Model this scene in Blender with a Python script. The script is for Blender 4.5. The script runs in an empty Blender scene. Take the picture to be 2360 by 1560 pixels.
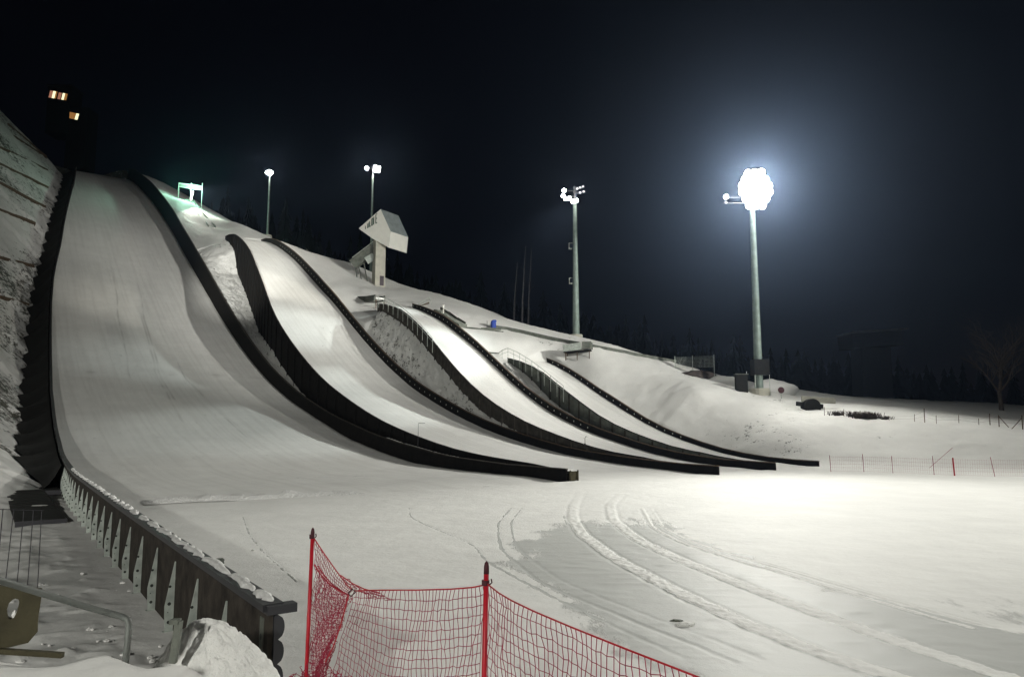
import bpy, bmesh, math, random
import numpy as np
from mathutils import Vector, Matrix
R = math.radians
S = bpy.context.scene
C = S.collection

# ------------------------------------------------------------------ camera
cam_d = bpy.data.cameras.new("camera"); cam = bpy.data.objects.new("camera", cam_d); C.objects.link(cam)
cam_d.sensor_width = 36; cam_d.lens = 25.99; cam_d.clip_start = 0.1; cam_d.clip_end = 4000
cam.location = (0, 0, 4.3); cam.rotation_euler = (R(90 + 6.53), 0, 0)
S.camera = cam

# ------------------------------------------------------------------ world: night sky
wd = bpy.data.worlds.new("World"); S.world = wd; wd.use_nodes = True
nt = wd.node_tree; bg = nt.nodes["Background"]
sky = nt.nodes.new("ShaderNodeTexSky"); sky.sky_type = 'NISHITA'; sky.sun_disc = False
sky.sun_elevation = R(-4); sky.sun_rotation = R(60); sky.altitude = 800
mx = nt.nodes.new("ShaderNodeMix"); mx.data_type = 'RGBA'; mx.inputs[0].default_value = 0.9
mx.inputs[7].default_value = (0.016, 0.019, 0.036, 1)
nt.links.new(sky.outputs[0], mx.inputs[6]); nt.links.new(mx.outputs[2], bg.inputs[0])
bg.inputs[1].default_value = 0.05

# ------------------------------------------------------------------ exposure and sampling
S.view_settings.view_transform = 'Standard'; S.view_settings.look = 'None'
S.view_settings.gamma = 1; S.view_settings.exposure = 0.0
S.cycles.use_denoising = True
S.cycles.max_bounces = 5; S.cycles.diffuse_bounces = 3; S.cycles.volume_bounces = 0
S.cycles.sample_clamp_indirect = 4.0
try: S.cycles.use_light_tree = True
except Exception: pass

# ------------------------------------------------------------------ floodlights (the lamps' own light; the masts are built below)
# mast name: head position, list of (target, power W, cone deg, blend, colour, lens radius)
WARM = (1.0, 0.93, 0.80); COOL = (0.90, 1.0, 0.97); WHITE = (1.0, 0.985, 0.915)
LIGHTS = [
    ((-14, -30, 17), (-50, 90, 14), 88195, 50, 0.9, WHITE, 0.8),   # B_h1
    ((-14, -30, 17), (-10, 30, 2), 49206, 80, 0.7, WHITE, 0.8),   # B_l
    ((-14, -30, 17), (-51, 137, 35), 2014933, 9, 0.9, WHITE, 0.8),   # B_strip
    ((-36.9, 189.2, 71), (-82, 145, 38), 7493, 55, 0.9, WARM, 0.8),   # L2_h1
    ((-36.6, 189.2, 71), (-44, 134, 29), 19032, 20, 0.9, WARM, 0.8),   # L2_h2m
    ((-36.6, 189.2, 71), (-56, 148, 40), 22749, 22, 0.9, WARM, 0.8),   # L2_h2n
    ((-36.6, 189.2, 71), (-56, 150, 42), 8666, 40, 0.9, WARM, 0.8),   # L2_h2t
    ((10.4, 124.2, 41.9), (-34, 118, 19), 56135, 24, 0.9, COOL, 0.8),   # L3_h2
    ((10.4, 124.2, 41.9), (-44, 132, 29), 56513, 18, 0.9, WARM, 0.8),   # L3_h2m
    ((10, 124.2, 42.6), (-17, 100, 10), 52000, 32, 0.6, COOL, 0.8),   # L3_h3
    ((10, 124.2, 42.6), (-5, 90, 5), 53738, 45, 0.9, WHITE, 0.8),   # L3_h3b
    ((33.6, 99.0, 36.6), (45, 78, 3), 48749, 70, 0.9, WHITE, 0.8),   # L4_bank
    ((33.6, 99.0, 36.6), (5, 70, 0), 22026, 60, 0.9, WHITE, 0.8),   # L4_left
    ((33.9, 99.0, 37.6), (12, 22, 0), 177525, 50, 0.9, WHITE, 0.8),   # L4_near
    ((60, -10, 30), (-55, 105, 22), 122745, 60, 0.9, WHITE, 0.8),   # R_b
    ((84, 36, 34), (-62, 118, 24), 62098, 40, 0.9, WHITE, 0.8),   # R_h1
    ((84, 36, 34), (-44, 134, 30), 703350, 18, 0.9, WHITE, 0.8),   # R_h2
    ((84, 36, 34), (35, 40, 0), 318389, 70, 0.9, WHITE, 0.8),   # R_out
    ((84, 36, 34), (0, 115, 20), 835025, 36, 0.9, WHITE, 0.8),   # R_slope
    ((84, 36, 34), (-30, 145, 33), 1038298, 24, 0.9, WHITE, 0.8),   # R_tower
    ((60, -10, 30), (-76, 142, 42), 40653, 16, 0.9, WHITE, 0.8),   # Rb_c
    ((60, -10, 30), (-92, 165, 56), 241954, 14, 0.9, WHITE, 0.8),   # Rb_d
    ((60, -10, 30), (-46, 104, 16), 33082, 14, 0.9, WHITE, 0.8),   # Rb_f
    ((60, -10, 30), (-36, 118, 19), 337168, 14, 0.9, WHITE, 0.8),   # Rb_h2
]
for i, (p, tgt, pw, cone, bl, col, rad) in enumerate(LIGHTS):
    ld = bpy.data.lights.new("floodlight_beam", 'SPOT'); lo = bpy.data.objects.new("floodlight_beam", ld); C.objects.link(lo)
    ld.energy = pw; ld.spot_size = R(cone); ld.spot_blend = bl; ld.color = col; ld.shadow_soft_size = rad
    lo.location = p
    lo.rotation_euler = (Vector(tgt) - Vector(p)).to_track_quat('-Z', 'Y').to_euler()

# ------------------------------------------------------------------ frame of the place: a = up the hills, b = across them
U = np.array([-0.58, 0.81462]); N = np.array([0.81462, 0.58])
def W(a, b, z=0.0): return (a * U[0] + b * N[0], a * U[1] + b * N[1], z)
def AB(x, y): return (x * U[0] + y * U[1], x * N[0] + y * N[1])
ROT = math.atan2(U[1], U[0])
def rnd(k): return random.Random(k)
HILL = {}
HILL[1]=(43.51,35.97,[0.0, 4.0, 8.0, 12.0, 16.0, 20.0, 24.0, 28.0, 32.0, 36.0, 40.0, 44.0, 48.0, 52.0, 56.0, 60.0, 64.0, 68.0, 72.0, 76.0, 80.0, 84.0, 88.0, 92.0, 96.0, 100.0, 104.0, 108.0, 112.0, 116.0, 120.0, 124.0, 128.0, 132.0, 136.0, 140.0, 144.0, 148.0, 152.0, 156.0, 160.0, 164.0, 168.0, 172.0, 176.0, 180.0, 184.0, 188.0, 192.0, 196.0, 200.0, 204.0, 208.0, 212.0, 216.0, 220.0, 224.0, 228.0, 232.0, 236.0, 240.0],[0.00,0.00,0.00,0.00,0.00,0.05,0.25,0.61,1.09,1.65,2.32,3.11,4.00,4.95,5.91,6.90,8.02,9.25,10.58,12.05,13.63,15.30,17.06,18.89,20.78,22.71,24.70,26.78,28.92,31.07,33.20,35.33,37.46,39.61,41.76,43.92,46.11,48.35,50.57,52.71,54.77,56.80,58.82,60.81,62.75,64.67,66.59,68.46,70.26,71.99,73.70,75.42,77.12,78.79,80.46,82.10,83.68,85.17,86.59,87.96,89.26],[31.41, 31.26, 31.12, 30.99, 30.85, 30.71, 30.57, 30.44, 30.32, 30.21, 30.1, 29.99, 29.88, 29.76, 29.63, 29.5, 29.36, 29.21, 29.06, 28.92, 28.78, 28.63, 28.48, 28.31, 28.11, 27.88, 27.61, 27.3, 26.94, 26.54, 26.12, 25.71, 25.33, 24.97, 24.6, 24.22, 23.82, 23.4, 22.99, 22.56, 22.14, 21.71, 21.28, 20.87, 20.46, 20.09, 19.73, 19.38, 19.03, 18.69, 18.34, 17.99, 17.65, 17.3, 16.95, 16.63, 16.35, 16.15, 16.02, 15.95, 15.9])
HILL[2]=(41.18,50.57,[0.0, 4.0, 8.0, 12.0, 16.0, 20.0, 24.0, 28.0, 32.0, 36.0, 40.0, 44.0, 48.0, 52.0, 56.0, 60.0, 64.0, 68.0, 72.0, 76.0, 80.0, 84.0, 88.0, 92.0, 96.0, 100.0, 104.0, 108.0, 112.0, 116.0, 120.0, 124.0, 128.0, 132.0],[0.0, 0.0, 0.13, 0.32, 0.57, 0.93, 1.46, 2.09, 2.8, 3.62, 4.61, 5.75, 6.98, 8.3, 9.83, 11.59, 13.52, 15.6, 17.81, 20.13, 22.53, 24.93, 27.15, 29.29, 31.49, 33.75, 35.96, 38.01, 39.89, 41.65, 43.28, 44.72, 45.88, 46.58],[13.6, 13.6, 13.6, 13.6, 13.6, 13.6, 13.6, 13.6, 13.6, 13.6, 13.6, 13.6, 13.6, 13.6, 13.6, 13.6, 13.6, 13.59, 13.54, 13.37, 13.03, 12.51, 11.91, 11.3, 10.73, 10.2, 9.67, 9.16, 8.72, 8.39, 8.18, 8.08, 8.03, 8.01])
HILL[3]=(42.28,59.97,[0.0, 3.0, 6.0, 9.0, 12.0, 15.0, 18.0, 21.0, 24.0, 27.0, 30.0, 33.0, 36.0, 39.0, 42.0, 45.0, 48.0, 51.0, 54.0, 57.0, 60.0, 63.0, 66.0, 69.0, 72.0],[0.0, 0.01, 0.01, 0.21, 0.47, 0.88, 1.42, 2.05, 2.73, 3.51, 4.46, 5.55, 6.81, 8.29, 9.94, 11.69, 13.49, 15.26, 16.89, 18.44, 19.91, 21.22, 22.38, 23.46, 24.31],[9.0, 9.0, 9.0, 9.0, 9.0, 9.0, 8.99, 8.96, 8.93, 8.88, 8.84, 8.8, 8.74, 8.65, 8.52, 8.34, 8.08, 7.77, 7.45, 7.16, 6.94, 6.78, 6.67, 6.6, 6.55])
HILL[4]=(43.55,68.95,[0.0, 3.0, 6.0, 9.0, 12.0, 15.0, 18.0, 21.0, 24.0, 27.0, 30.0, 33.0, 36.0, 39.0, 42.0, 45.0],[0.0, 0.03, 0.16, 0.44, 0.88, 1.52, 2.27, 3.15, 4.24, 5.58, 6.96, 8.39, 9.96, 11.44, 12.69, 13.67],[8.4, 8.4, 8.4, 8.39, 8.38, 8.34, 8.27, 8.15, 7.97, 7.72, 7.41, 7.13, 6.91, 6.77, 6.68, 6.63])

def hz(k, a):
    A0, B0, xs, zs, ws = HILL[k]; return np.interp(np.asarray(a, float) - A0, xs, zs)
def bR(k): return HILL[k][1]
def bL(k, a):
    A0, B0, xs, zs, ws = HILL[k]
    w = np.interp(np.asarray(a, float) - A0, xs, ws)
    if k == 1: return np.interp(np.asarray(a, float), [10.7, 26, 43, 50, 64.8, 75.8, 85.6, 96.3, 103.3, 114.0, 131.6, 143.5, 156.1, 165.5, 179.2, 191.4, 208.8, 239.9, 283.5],
        [3.55, 3.75, 4.07, 4.35, 5.15, 5.6, 5.89, 6.24, 6.46, 6.91, 7.57, 8.05, 8.8, 9.63, 11.08, 12.1, 13.82, 16.99, 20.4])
    return B0 - w
TOP = {k: HILL[k][0] + HILL[k][2][-1] for k in (1, 2, 3, 4)}
def drop(k, a):       # how far the foot of a hill's left face lies below its snow
    t = np.asarray(a, float) - HILL[k][0]
    if k == 1: return np.interp(t, [0, 20, 60, 100, 240], [0.0, 0.5, 2.8, 4.6, 4.6])
    if k == 2: return np.interp(t, [0, 20, 58, 77, 93, 102, 113, 119, 123, 128, 132], [0.3, 1.0, 3.8, 4.8, 9.0, 9.5, 8.2, 7.0, 2.5, 1.2, 0.4])
    if k == 3: return np.interp(t, [0, 20, 40, 72], [0.2, 0.4, 0.7, 0.8])
    return np.interp(t, [0, 10, 27, 35, 40, 47], [0.2, 0.5, 1.4, 1.6, 0.9, 0.2])
def wall_h(k, a):     # height of the right wall over the snow
    t = np.asarray(a, float) - HILL[k][0]
    if k == 1: return np.interp(t, [0, 8, 16, 24, 32, 40, 48, 56, 64, 72, 80, 88, 96, 104, 112, 120, 128, 136, 144, 152, 160, 168, 176, 184, 192, 200, 208, 216, 224, 232, 240], [0.83, 0.84, 1.11, 1.56, 1.69, 1.83, 1.72, 1.82, 2.17, 2.54, 3.01, 3.46, 3.95, 4.41, 4.72, 4.98, 5.23, 5.35, 5.38, 5.47, 5.49, 5.41, 5.3, 5.21, 5.12, 4.99, 4.81, 4.6, 4.43, 4.2, 4.0])
    if k == 2: return np.interp(t, [0, 20, 45, 80, 95, 120, 132], [0.68, 0.83, 1.25, 1.7, 2.0, 1.4, 0.5])
    if k == 3: return np.interp(t, [0, 20, 60, 74], [0.62, 0.85, 1.2, 0.6])
    return np.interp(t, [0, 20, 30, 46], [0.45, 0.6, 0.85, 0.55])

# ------------------------------------------------------------------ object helpers
def tag(o, label=None, cat=None, group=None, kind=None):
    if label: o['label'] = label
    if cat: o['category'] = cat
    if group: o['group'] = group
    if kind: o['kind'] = kind
    return o
def empty(name, loc, rz=0.0):
    o = bpy.data.objects.new(name, None); C.objects.link(o); o.location = loc; o.rotation_euler = (0, 0, rz); o.empty_display_size = 0.5
    return o
class MB:
    def __init__(s): s.v = []; s.f = []; s.m = []
    def add(s, vs, fs, m=0):
        o = len(s.v); s.v += [tuple(map(float, q)) for q in vs]; s.f += [tuple(o + i for i in f) for f in fs]; s.m += [m] * len(fs)
    def box(s, c, d, m=0, rot=None):
        x, y, z = d[0] / 2, d[1] / 2, d[2] / 2
        vs = [(i * x, j * y, k * z) for k in (-1, 1) for j in (-1, 1) for i in (-1, 1)]
        if rot is not None: vs = [tuple(rot @ Vector(q)) for q in vs]
        s.add([(q[0] + c[0], q[1] + c[1], q[2] + c[2]) for q in vs],
              [(0, 2, 3, 1), (4, 5, 7, 6), (0, 1, 5, 4), (2, 6, 7, 3), (0, 4, 6, 2), (1, 3, 7, 5)], m)
    def bar(s, p, q, w, h, m=0):
        p, q = Vector(p), Vector(q); d = q - p; L = d.length
        if L < 1e-6: return
        rot = d.to_track_quat('X', 'Z').to_matrix()
        s.box(tuple((p + q) / 2), (L, w, h), m, rot)
    def tube(s, pts, r, n=8, m=0, caps=True):
        pts = [Vector(p) for p in pts]; rs = r if isinstance(r, (list, tuple)) else [r] * len(pts)
        vs = []; fs = []; prev = None
        for i, p in enumerate(pts):
            d = (pts[min(i + 1, len(pts) - 1)] - pts[max(i - 1, 0)]).normalized()
            x = prev if prev is not None else (Vector((0, 0, 1)) if abs(d.z) < .9 else Vector((1, 0, 0)))
            x = (x - d * x.dot(d)).normalized(); y = d.cross(x); prev = x
            for k in range(n):
                t = 2 * math.pi * k / n; vs.append(p + (x * math.cos(t) + y * math.sin(t)) * rs[i])
        for i in range(len(pts) - 1):
            for k in range(n):
                a, b = i * n + k, i * n + (k + 1) % n; fs.append((a, b, b + n, a + n))
        if caps: fs.append(tuple(range(n))[::-1]); fs.append(tuple((len(pts) - 1) * n + k for k in range(n)))
        s.add(vs, fs, m)
    def lathe(s, prof, c=(0, 0, 0), n=16, m=0):
        vs = []; fs = []
        for r, z in prof:
            for k in range(n):
                t = 2 * math.pi * k / n; vs.append((c[0] + r * math.cos(t), c[1] + r * math.sin(t), c[2] + z))
        for i in range(len(prof) - 1):
            for k in range(n):
                a, b = i * n + k, i * n + (k + 1) % n; fs.append((a, b, b + n, a + n))
        fs.append(tuple(range(n))[::-1]); fs.append(tuple((len(prof) - 1) * n + k for k in range(n)))
        s.add(vs, fs, m)
    def prism(s, poly, y0, y1, m=0):     # poly in x,z ; extruded along y
        n = len(poly)
        vs = [(x, y0, z) for x, z in poly] + [(x, y1, z) for x, z in poly]
        s.add(vs, [tuple(range(n)), tuple(range(2 * n - 1, n - 1, -1))] + [(i, i + n, (i + 1) % n + n, (i + 1) % n) for i in range(n)], m)
    def build(s, name, mats, parent=None, smooth=False, loc=None, rz=None):
        me = bpy.data.meshes.new(name); me.from_pydata(s.v, [], s.f)
        if not isinstance(mats, (list, tuple)): mats = [mats]
        for q in mats: me.materials.append(q)
        if len(mats) > 1: me.polygons.foreach_set('material_index', s.m)
        if smooth: me.polygons.foreach_set('use_smooth', [True] * len(s.f))
        me.update()
        o = bpy.data.objects.new(name, me); C.objects.link(o)
        if parent is not None: o.parent = parent
        if loc is not None: o.location = loc
        if rz is not None: o.rotation_euler = (0, 0, rz)
        return o
def grid_mesh(name, P, mats, parent=None, smooth=True, attrs=None):   # P: (n, m, 3) array
    n, m = P.shape[:2]
    me = bpy.data.meshes.new(name)
    me.vertices.add(n * m); me.vertices.foreach_set('co', P.reshape(-1).astype(np.float32))
    i, j = np.meshgrid(np.arange(n - 1), np.arange(m - 1), indexing='ij')
    q = np.stack([i * m + j, (i + 1) * m + j, (i + 1) * m + j + 1, i * m + j + 1], -1).reshape(-1).astype(np.int32)
    nf = (n - 1) * (m - 1)
    me.loops.add(nf * 4); me.loops.foreach_set('vertex_index', q)
    me.polygons.add(nf); me.polygons.foreach_set('loop_start', np.arange(0, nf * 4, 4, dtype=np.int32))
    me.polygons.foreach_set('loop_total', np.full(nf, 4, np.int32))
    me.polygons.foreach_set('use_smooth', np.full(nf, smooth))
    me.materials.append(mats)
    me.update(calc_edges=True); me.validate()
    for k, v in (attrs or {}).items():
        at = me.attributes.new(k, 'FLOAT', 'POINT'); at.data.foreach_set('value', v.reshape(-1).astype(np.float32))
    o = bpy.data.objects.new(name, me); C.objects.link(o)
    if parent is not None: o.parent = parent
    return o
def copy_tree(o, parent=None):
    c = o.copy(); C.objects.link(c); c.parent = parent
    for ch in list(o.children): copy_tree(ch, c)
    return c
_rg = np.random.RandomState(7); _lat = _rg.rand(256, 256)
def vnoise(x, y, s):
    x = np.asarray(x) / s; y = np.asarray(y) / s
    xi = np.floor(x).astype(int); yi = np.floor(y).astype(int); fx = x - xi; fy = y - yi
    fx = fx * fx * (3 - 2 * fx); fy = fy * fy * (3 - 2 * fy)
    g = lambda i, j: _lat[i % 256, j % 256]
    return ((g(xi, yi) * (1 - fx) + g(xi + 1, yi) * fx) * (1 - fy) + (g(xi, yi + 1) * (1 - fx) + g(xi + 1, yi + 1) * fx) * fy) * 2 - 1
def sstep(x): x = np.clip(x, 0, 1); return x * x * (3 - 2 * x)

# ------------------------------------------------------------------ materials
def mat(name, col, rough=0.7, metal=0.0, emit=None, es=0.0, spec=0.3, noise=0.0, nscale=3.0, bump=0.0, bscale=12.0):
    m = bpy.data.materials.new(name); m.use_nodes = True; t = m.node_tree; b = t.nodes["Principled BSDF"]
    b.inputs["Base Color"].default_value = (*col, 1); b.inputs["Roughness"].default_value = rough
    b.inputs["Metallic"].default_value = metal; b.inputs["Specular IOR Level"].default_value = spec
    if emit: b.inputs["Emission Color"].default_value = (*emit, 1); b.inputs["Emission Strength"].default_value = es
    if noise or bump:
        tc = t.nodes.new("ShaderNodeNewGeometry")
    if noise:
        nz = t.nodes.new("ShaderNodeTexNoise"); nz.inputs["Scale"].default_value = nscale; nz.inputs["Detail"].default_value = 6
        t.links.new(tc.outputs["Position"], nz.inputs["Vector"])
        rp = t.nodes.new("ShaderNodeMapRange"); rp.inputs[1].default_value = 0.3; rp.inputs[2].default_value = 0.7
        rp.inputs[3].default_value = 1 - noise; rp.inputs[4].default_value = 1 + noise
        t.links.new(nz.outputs[0], rp.inputs[0])
        vm = t.nodes.new("ShaderNodeVectorMath"); vm.operation = 'SCALE'; vm.inputs[0].default_value = col
        t.links.new(rp.outputs[0], vm.inputs["Scale"]); t.links.new(vm.outputs[0], b.inputs["Base Color"])
    if bump:
        nb = t.nodes.new("ShaderNodeTexNoise"); nb.inputs["Scale"].default_value = bscale; nb.inputs["Detail"].default_value = 5
        t.links.new(tc.outputs["Position"], nb.inputs["Vector"])
        bp = t.nodes.new("ShaderNodeBump"); bp.inputs["Strength"].default_value = 1; bp.inputs["Distance"].default_value = bump
        t.links.new(nb.outputs[0], bp.inputs["Height"]); t.links.new(bp.outputs[0], b.inputs["Normal"])
    return m

def snow_mat(name, white=(0.80, 0.80, 0.77), dark=(0.05, 0.05, 0.04), patch=None, groom=False, ice=False, bump=0.06, bscale=1.2, fine=0.012):
    """snow; patch: attribute name whose value uncovers dark ground; groom: fine lines down the slope; ice: attribute that shows scraped ice"""
    m = bpy.data.materials.new(name); m.use_nodes = True; t = m.node_tree; L = t.links; nn = t.nodes.new; b = t.nodes["Principled BSDF"]
    b.inputs["Roughness"].default_value = 0.65; b.inputs["Specular IOR Level"].default_value = 0.12
    geo = nn("ShaderNodeNewGeometry"); pos = geo.outputs["Position"]
    def noise(sc, det=5, rough=0.55, vec=pos):
        q = nn("ShaderNodeTexNoise"); q.inputs["Scale"].default_value = sc; q.inputs["Detail"].default_value = det
        q.inputs["Roughness"].default_value = rough; L.new(vec, q.inputs["Vector"]); return q.outputs[0]
    def mr(x, a, c, d=0.0, e=1.0):
        q = nn("ShaderNodeMapRange"); q.interpolation_type = 'SMOOTHSTEP'; L.new(x, q.inputs[0])
        for i, v in zip((1, 2, 3, 4), (a, c, d, e)): q.inputs[i].default_value = v
        return q.outputs[0]
    def mth(op, x, y=None, v=None):
        q = nn("ShaderNodeMath"); q.operation = op; L.new(x, q.inputs[0])
        if y is not None: L.new(y, q.inputs[1])
        if v is not None: q.inputs[1].default_value = v
        return q.outputs[0]
    def mixc(fac, c1, c2):
        q = nn("ShaderNodeMix"); q.data_type = 'RGBA'; L.new(fac, q.inputs[0])
        for i, c in ((6, c1), (7, c2)):
            if isinstance(c, tuple): q.inputs[i].default_value = (*c, 1)
            else: L.new(c, q.inputs[i])
        return q.outputs[2]
    def attr(n): q = nn("ShaderNodeAttribute"); q.attribute_name = n; return q.outputs["Fac"]
    col = mixc(mr(noise(0.35, 6, 0.6), 0.35, 0.7), tuple(c * 0.93 for c in white), white)
    col = mixc(mr(noise(5.0, 3), 0.66, 0.74, 0, 0.12), col, (0.45, 0.44, 0.41))
    h = mth('MULTIPLY', noise(bscale, 5), v=bump); h = mth('ADD', h, mth('MULTIPLY', noise(9.0, 4, 0.7), v=fine)); h = mth('ADD', h, mth('MULTIPLY', noise(34.0, 3, 0.7), v=fine * 0.35))
    if groom:
        # corduroy: lines that run down the slope (constant across-coordinate), and machine seams across it
        dt = nn("ShaderNodeVectorMath"); dt.operation = 'DOT_PRODUCT'; L.new(pos, dt.inputs[0]); dt.inputs[1].default_value = (N[0], N[1], 0)
        da = nn("ShaderNodeVectorMath"); da.operation = 'DOT_PRODUCT'; L.new(pos, da.inputs[0]); da.inputs[1].default_value = (U[0], U[1], 0)
        wob = noise(0.25, 3)
        bb = mth('ADD', dt.outputs["Value"], mth('MULTIPLY', wob, v=0.35))
        cx = nn("ShaderNodeCombineXYZ"); L.new(mth('MULTIPLY', bb, v=1.7), cx.inputs[0]); L.new(mth('MULTIPLY', da.outputs["Value"], v=0.035), cx.inputs[1])
        st = noise(1.0, 4, 0.6, cx.outputs[0])
        h = mth('ADD', h, mth('MULTIPLY', st, v=0.02))
        col = mixc(mr(st, 0.42, 0.66, 0, 0.24), col, (0.52, 0.51, 0.48))
        col = mixc(mth('MULTIPLY', attr('mark'), v=0.65), col, (0.33, 0.32, 0.30))
        # seams across the slope
        sa = mth('ADD', da.outputs["Value"], mth('MULTIPLY', noise(0.12, 2), v=0.8))
        fr = mth('FRACT', mth('MULTIPLY', sa, v=1 / 9.5))
        seam = mth('MULTIPLY', mr(fr, 0.0, 0.006), mr(fr, 0.012, 0.006)); seam = mth('MULTIPLY', seam, mr(noise(0.35, 3), 0.42, 0.6))
        col = mixc(mth('MULTIPLY', seam, v=0.45), col, (0.35, 0.33, 0.30))
        # blown specks of dirt, stretched down the slope
        cy = nn("ShaderNodeCombineXYZ"); L.new(mth('MULTIPLY', dt.outputs["Value"], v=2.4), cy.inputs[0]); L.new(mth('MULTIPLY', da.outputs["Value"], v=0.8), cy.inputs[1])
        col = mixc(mr(noise(1.0, 6, 0.75, cy.outputs[0]), 0.60, 0.70, 0, 0.6), col, (0.26, 0.25, 0.23))
    if ice:
        ia = attr('ice')
        cz = nn("ShaderNodeMapping"); cz.inputs["Scale"].default_value = (1.0, 0.30, 1.0); L.new(pos, cz.inputs["Vector"])
        patches = noise(1.9, 9, 0.74, cz.outputs[0])
        f = mth('ADD', ia, mth('MULTIPLY', mth('SUBTRACT', patches, v=0.5), v=1.5))
        f = mth('MULTIPLY', mr(f, 0.34, 0.72), mr(ia, 0.02, 0.3))
        col = mixc(f, col, (0.49, 0.50, 0.48))
        L.new(mr(f, 0, 1, 0.65, 0.55), b.inputs["Roughness"])
        h = mth('MULTIPLY', h, mr(f, 0, 1, 1.0, 0.45))
    if patch:
        pa = attr(patch)
        pn = mth('ADD', mth('MULTIPLY', noise(0.9, 7, 0.72), v=0.6), mth('MULTIPLY', noise(3.2, 5, 0.7), v=0.4))
        f = mth('ADD', pn, pa); f = mr(f, 0.585, 0.66)
        col = mixc(f, col, mixc(noise(2.0, 4), dark, tuple(c * 2.6 for c in dark)))
        h = mth('ADD', h, mth('MULTIPLY', f, v=-0.05))
    L.new(col, b.inputs["Base Color"])
    bp = nn("ShaderNodeBump"); bp.inputs["Strength"].default_value = 1; bp.inputs["Distance"].default_value = 1.0
    L.new(h, bp.inputs["Height"]); L.new(bp.outputs[0], b.inputs["Normal"])
    return m

M = {}
M['snow_ground'] = snow_mat('snow_ground', patch='dirt', ice=True, bump=0.05, fine=0.010)
M['snow_slope'] = snow_mat('snow_slope', groom=True, bump=0.03, bscale=0.8, fine=0.005)
M['snow_bank'] = snow_mat('snow_bank', patch='dirt', bump=0.30, bscale=1.1, fine=0.10)
M['snow_lump'] = snow_mat('snow_lump', white=(0.80, 0.80, 0.77), bump=0.07, bscale=5.0, fine=0.035)
M['snow_rough'] = snow_mat('snow_rough', white=(0.74, 0.74, 0.72), bump=0.10, bscale=4.0, fine=0.05)
M['board'] = mat('board', (0.011, 0.010, 0.009), 0.8, spec=0.1, noise=0.35, nscale=2.0, bump=0.01)
M['board_near'] = mat('board_near', (0.034, 0.029, 0.024), 0.8, spec=0.15, noise=0.5, nscale=3.0, bump=0.01)
M['board_light'] = mat('board_light', (0.055, 0.050, 0.042), 0.85, spec=0.1, noise=0.35, nscale=1.6, bump=0.02)
M['board_grey'] = mat('board_grey', (0.13, 0.14, 0.12), 0.85, spec=0.15, noise=0.3, nscale=1.2, bump=0.02)
M['dots'] = mat('dots', (0.55, 0.55, 0.5), 0.7)
M['rail'] = mat('rail', (0.13, 0.14, 0.13), 0.6, 0.2, noise=0.2, nscale=6.0)
M['galv'] = mat('galv', (0.42, 0.46, 0.42), 0.5, 0.35, noise=0.25, nscale=4.0)
M['steel_dark'] = mat('steel_dark', (0.05, 0.05, 0.055), 0.5, 0.6)
M['hole'] = mat('hole', (0.03, 0.035, 0.03), 0.8)
M['concrete'] = mat('concrete', (0.40, 0.39, 0.33), 0.85, noise=0.12, nscale=1.2, bump=0.02)
M['concrete_dark'] = mat('concrete_dark', (0.045, 0.04, 0.022), 0.9, noise=0.3, nscale=3.0, bump=0.02)
M['white_panel'] = mat('white_panel', (0.62, 0.62, 0.57), 0.55, noise=0.05, nscale=0.8)
M['roof_panel'] = mat('roof_panel', (0.20, 0.23, 0.23), 0.6, noise=0.15, nscale=1.0)
M['letters'] = mat('letters', (0.05, 0.09, 0.06), 0.6)
M['door_dark'] = mat('door_dark', (0.03, 0.018, 0.025), 0.5)
M['pole'] = mat('pole', (0.17, 0.215, 0.19), 0.55, 0.2, noise=0.2, nscale=1.5)
M['blue'] = mat('blue', (0.02, 0.05, 0.28), 0.6, noise=0.2)
M['red'] = mat('red', (0.36, 0.008, 0.018), 0.45, noise=0.15, nscale=8)
M['red_net'] = mat('red_net', (0.27, 0.018, 0.045), 0.8, noise=0.25, nscale=20)
M['red_dark'] = mat('red_dark', (0.05, 0.010, 0.014), 0.6)
M['bark'] = mat('bark', (0.075, 0.06, 0.05), 0.9, noise=0.4, nscale=3)
M['bark_pale'] = mat('bark_pale', (0.07, 0.07, 0.075), 0.9, noise=0.4, nscale=3)
M['needles'] = mat('needles', (0.006, 0.009, 0.007), 0.9, spec=0.0, noise=0.4, nscale=1.0)
M['wood'] = mat('wood', (0.10, 0.07, 0.045), 0.85, noise=0.4, nscale=3)
M['lens'] = mat('lens', (1, 1, 1), 0.3, emit=(1.0, 0.97, 0.9), es=60.0)
M['lens_off'] = mat('lens_off', (0.35, 0.36, 0.4), 0.2)
M['lit_pink'] = mat('lit_pink', (0.3, 0.2, 0.15), 0.6, emit=(1.0, 0.42, 0.26), es=0.35)
M['lit_white'] = mat('lit_white', (0.8, 0.8, 0.7), 0.6, emit=(1.0, 0.92, 0.55), es=1.4)
M['lit_amber'] = mat('lit_amber', (0.3, 0.2, 0.1), 0.6, emit=(1.0, 0.45, 0.12), es=0.30)
M['lit_lamp'] = mat('lit_lamp', (1, 1, 1), 0.6, emit=(0.95, 1.0, 0.85), es=7.0)
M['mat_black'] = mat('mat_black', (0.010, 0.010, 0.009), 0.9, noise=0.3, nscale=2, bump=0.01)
M['tarp'] = mat('tarp', (0.055, 0.045, 0.04), 0.9, noise=0.4, nscale=1.5)

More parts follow.
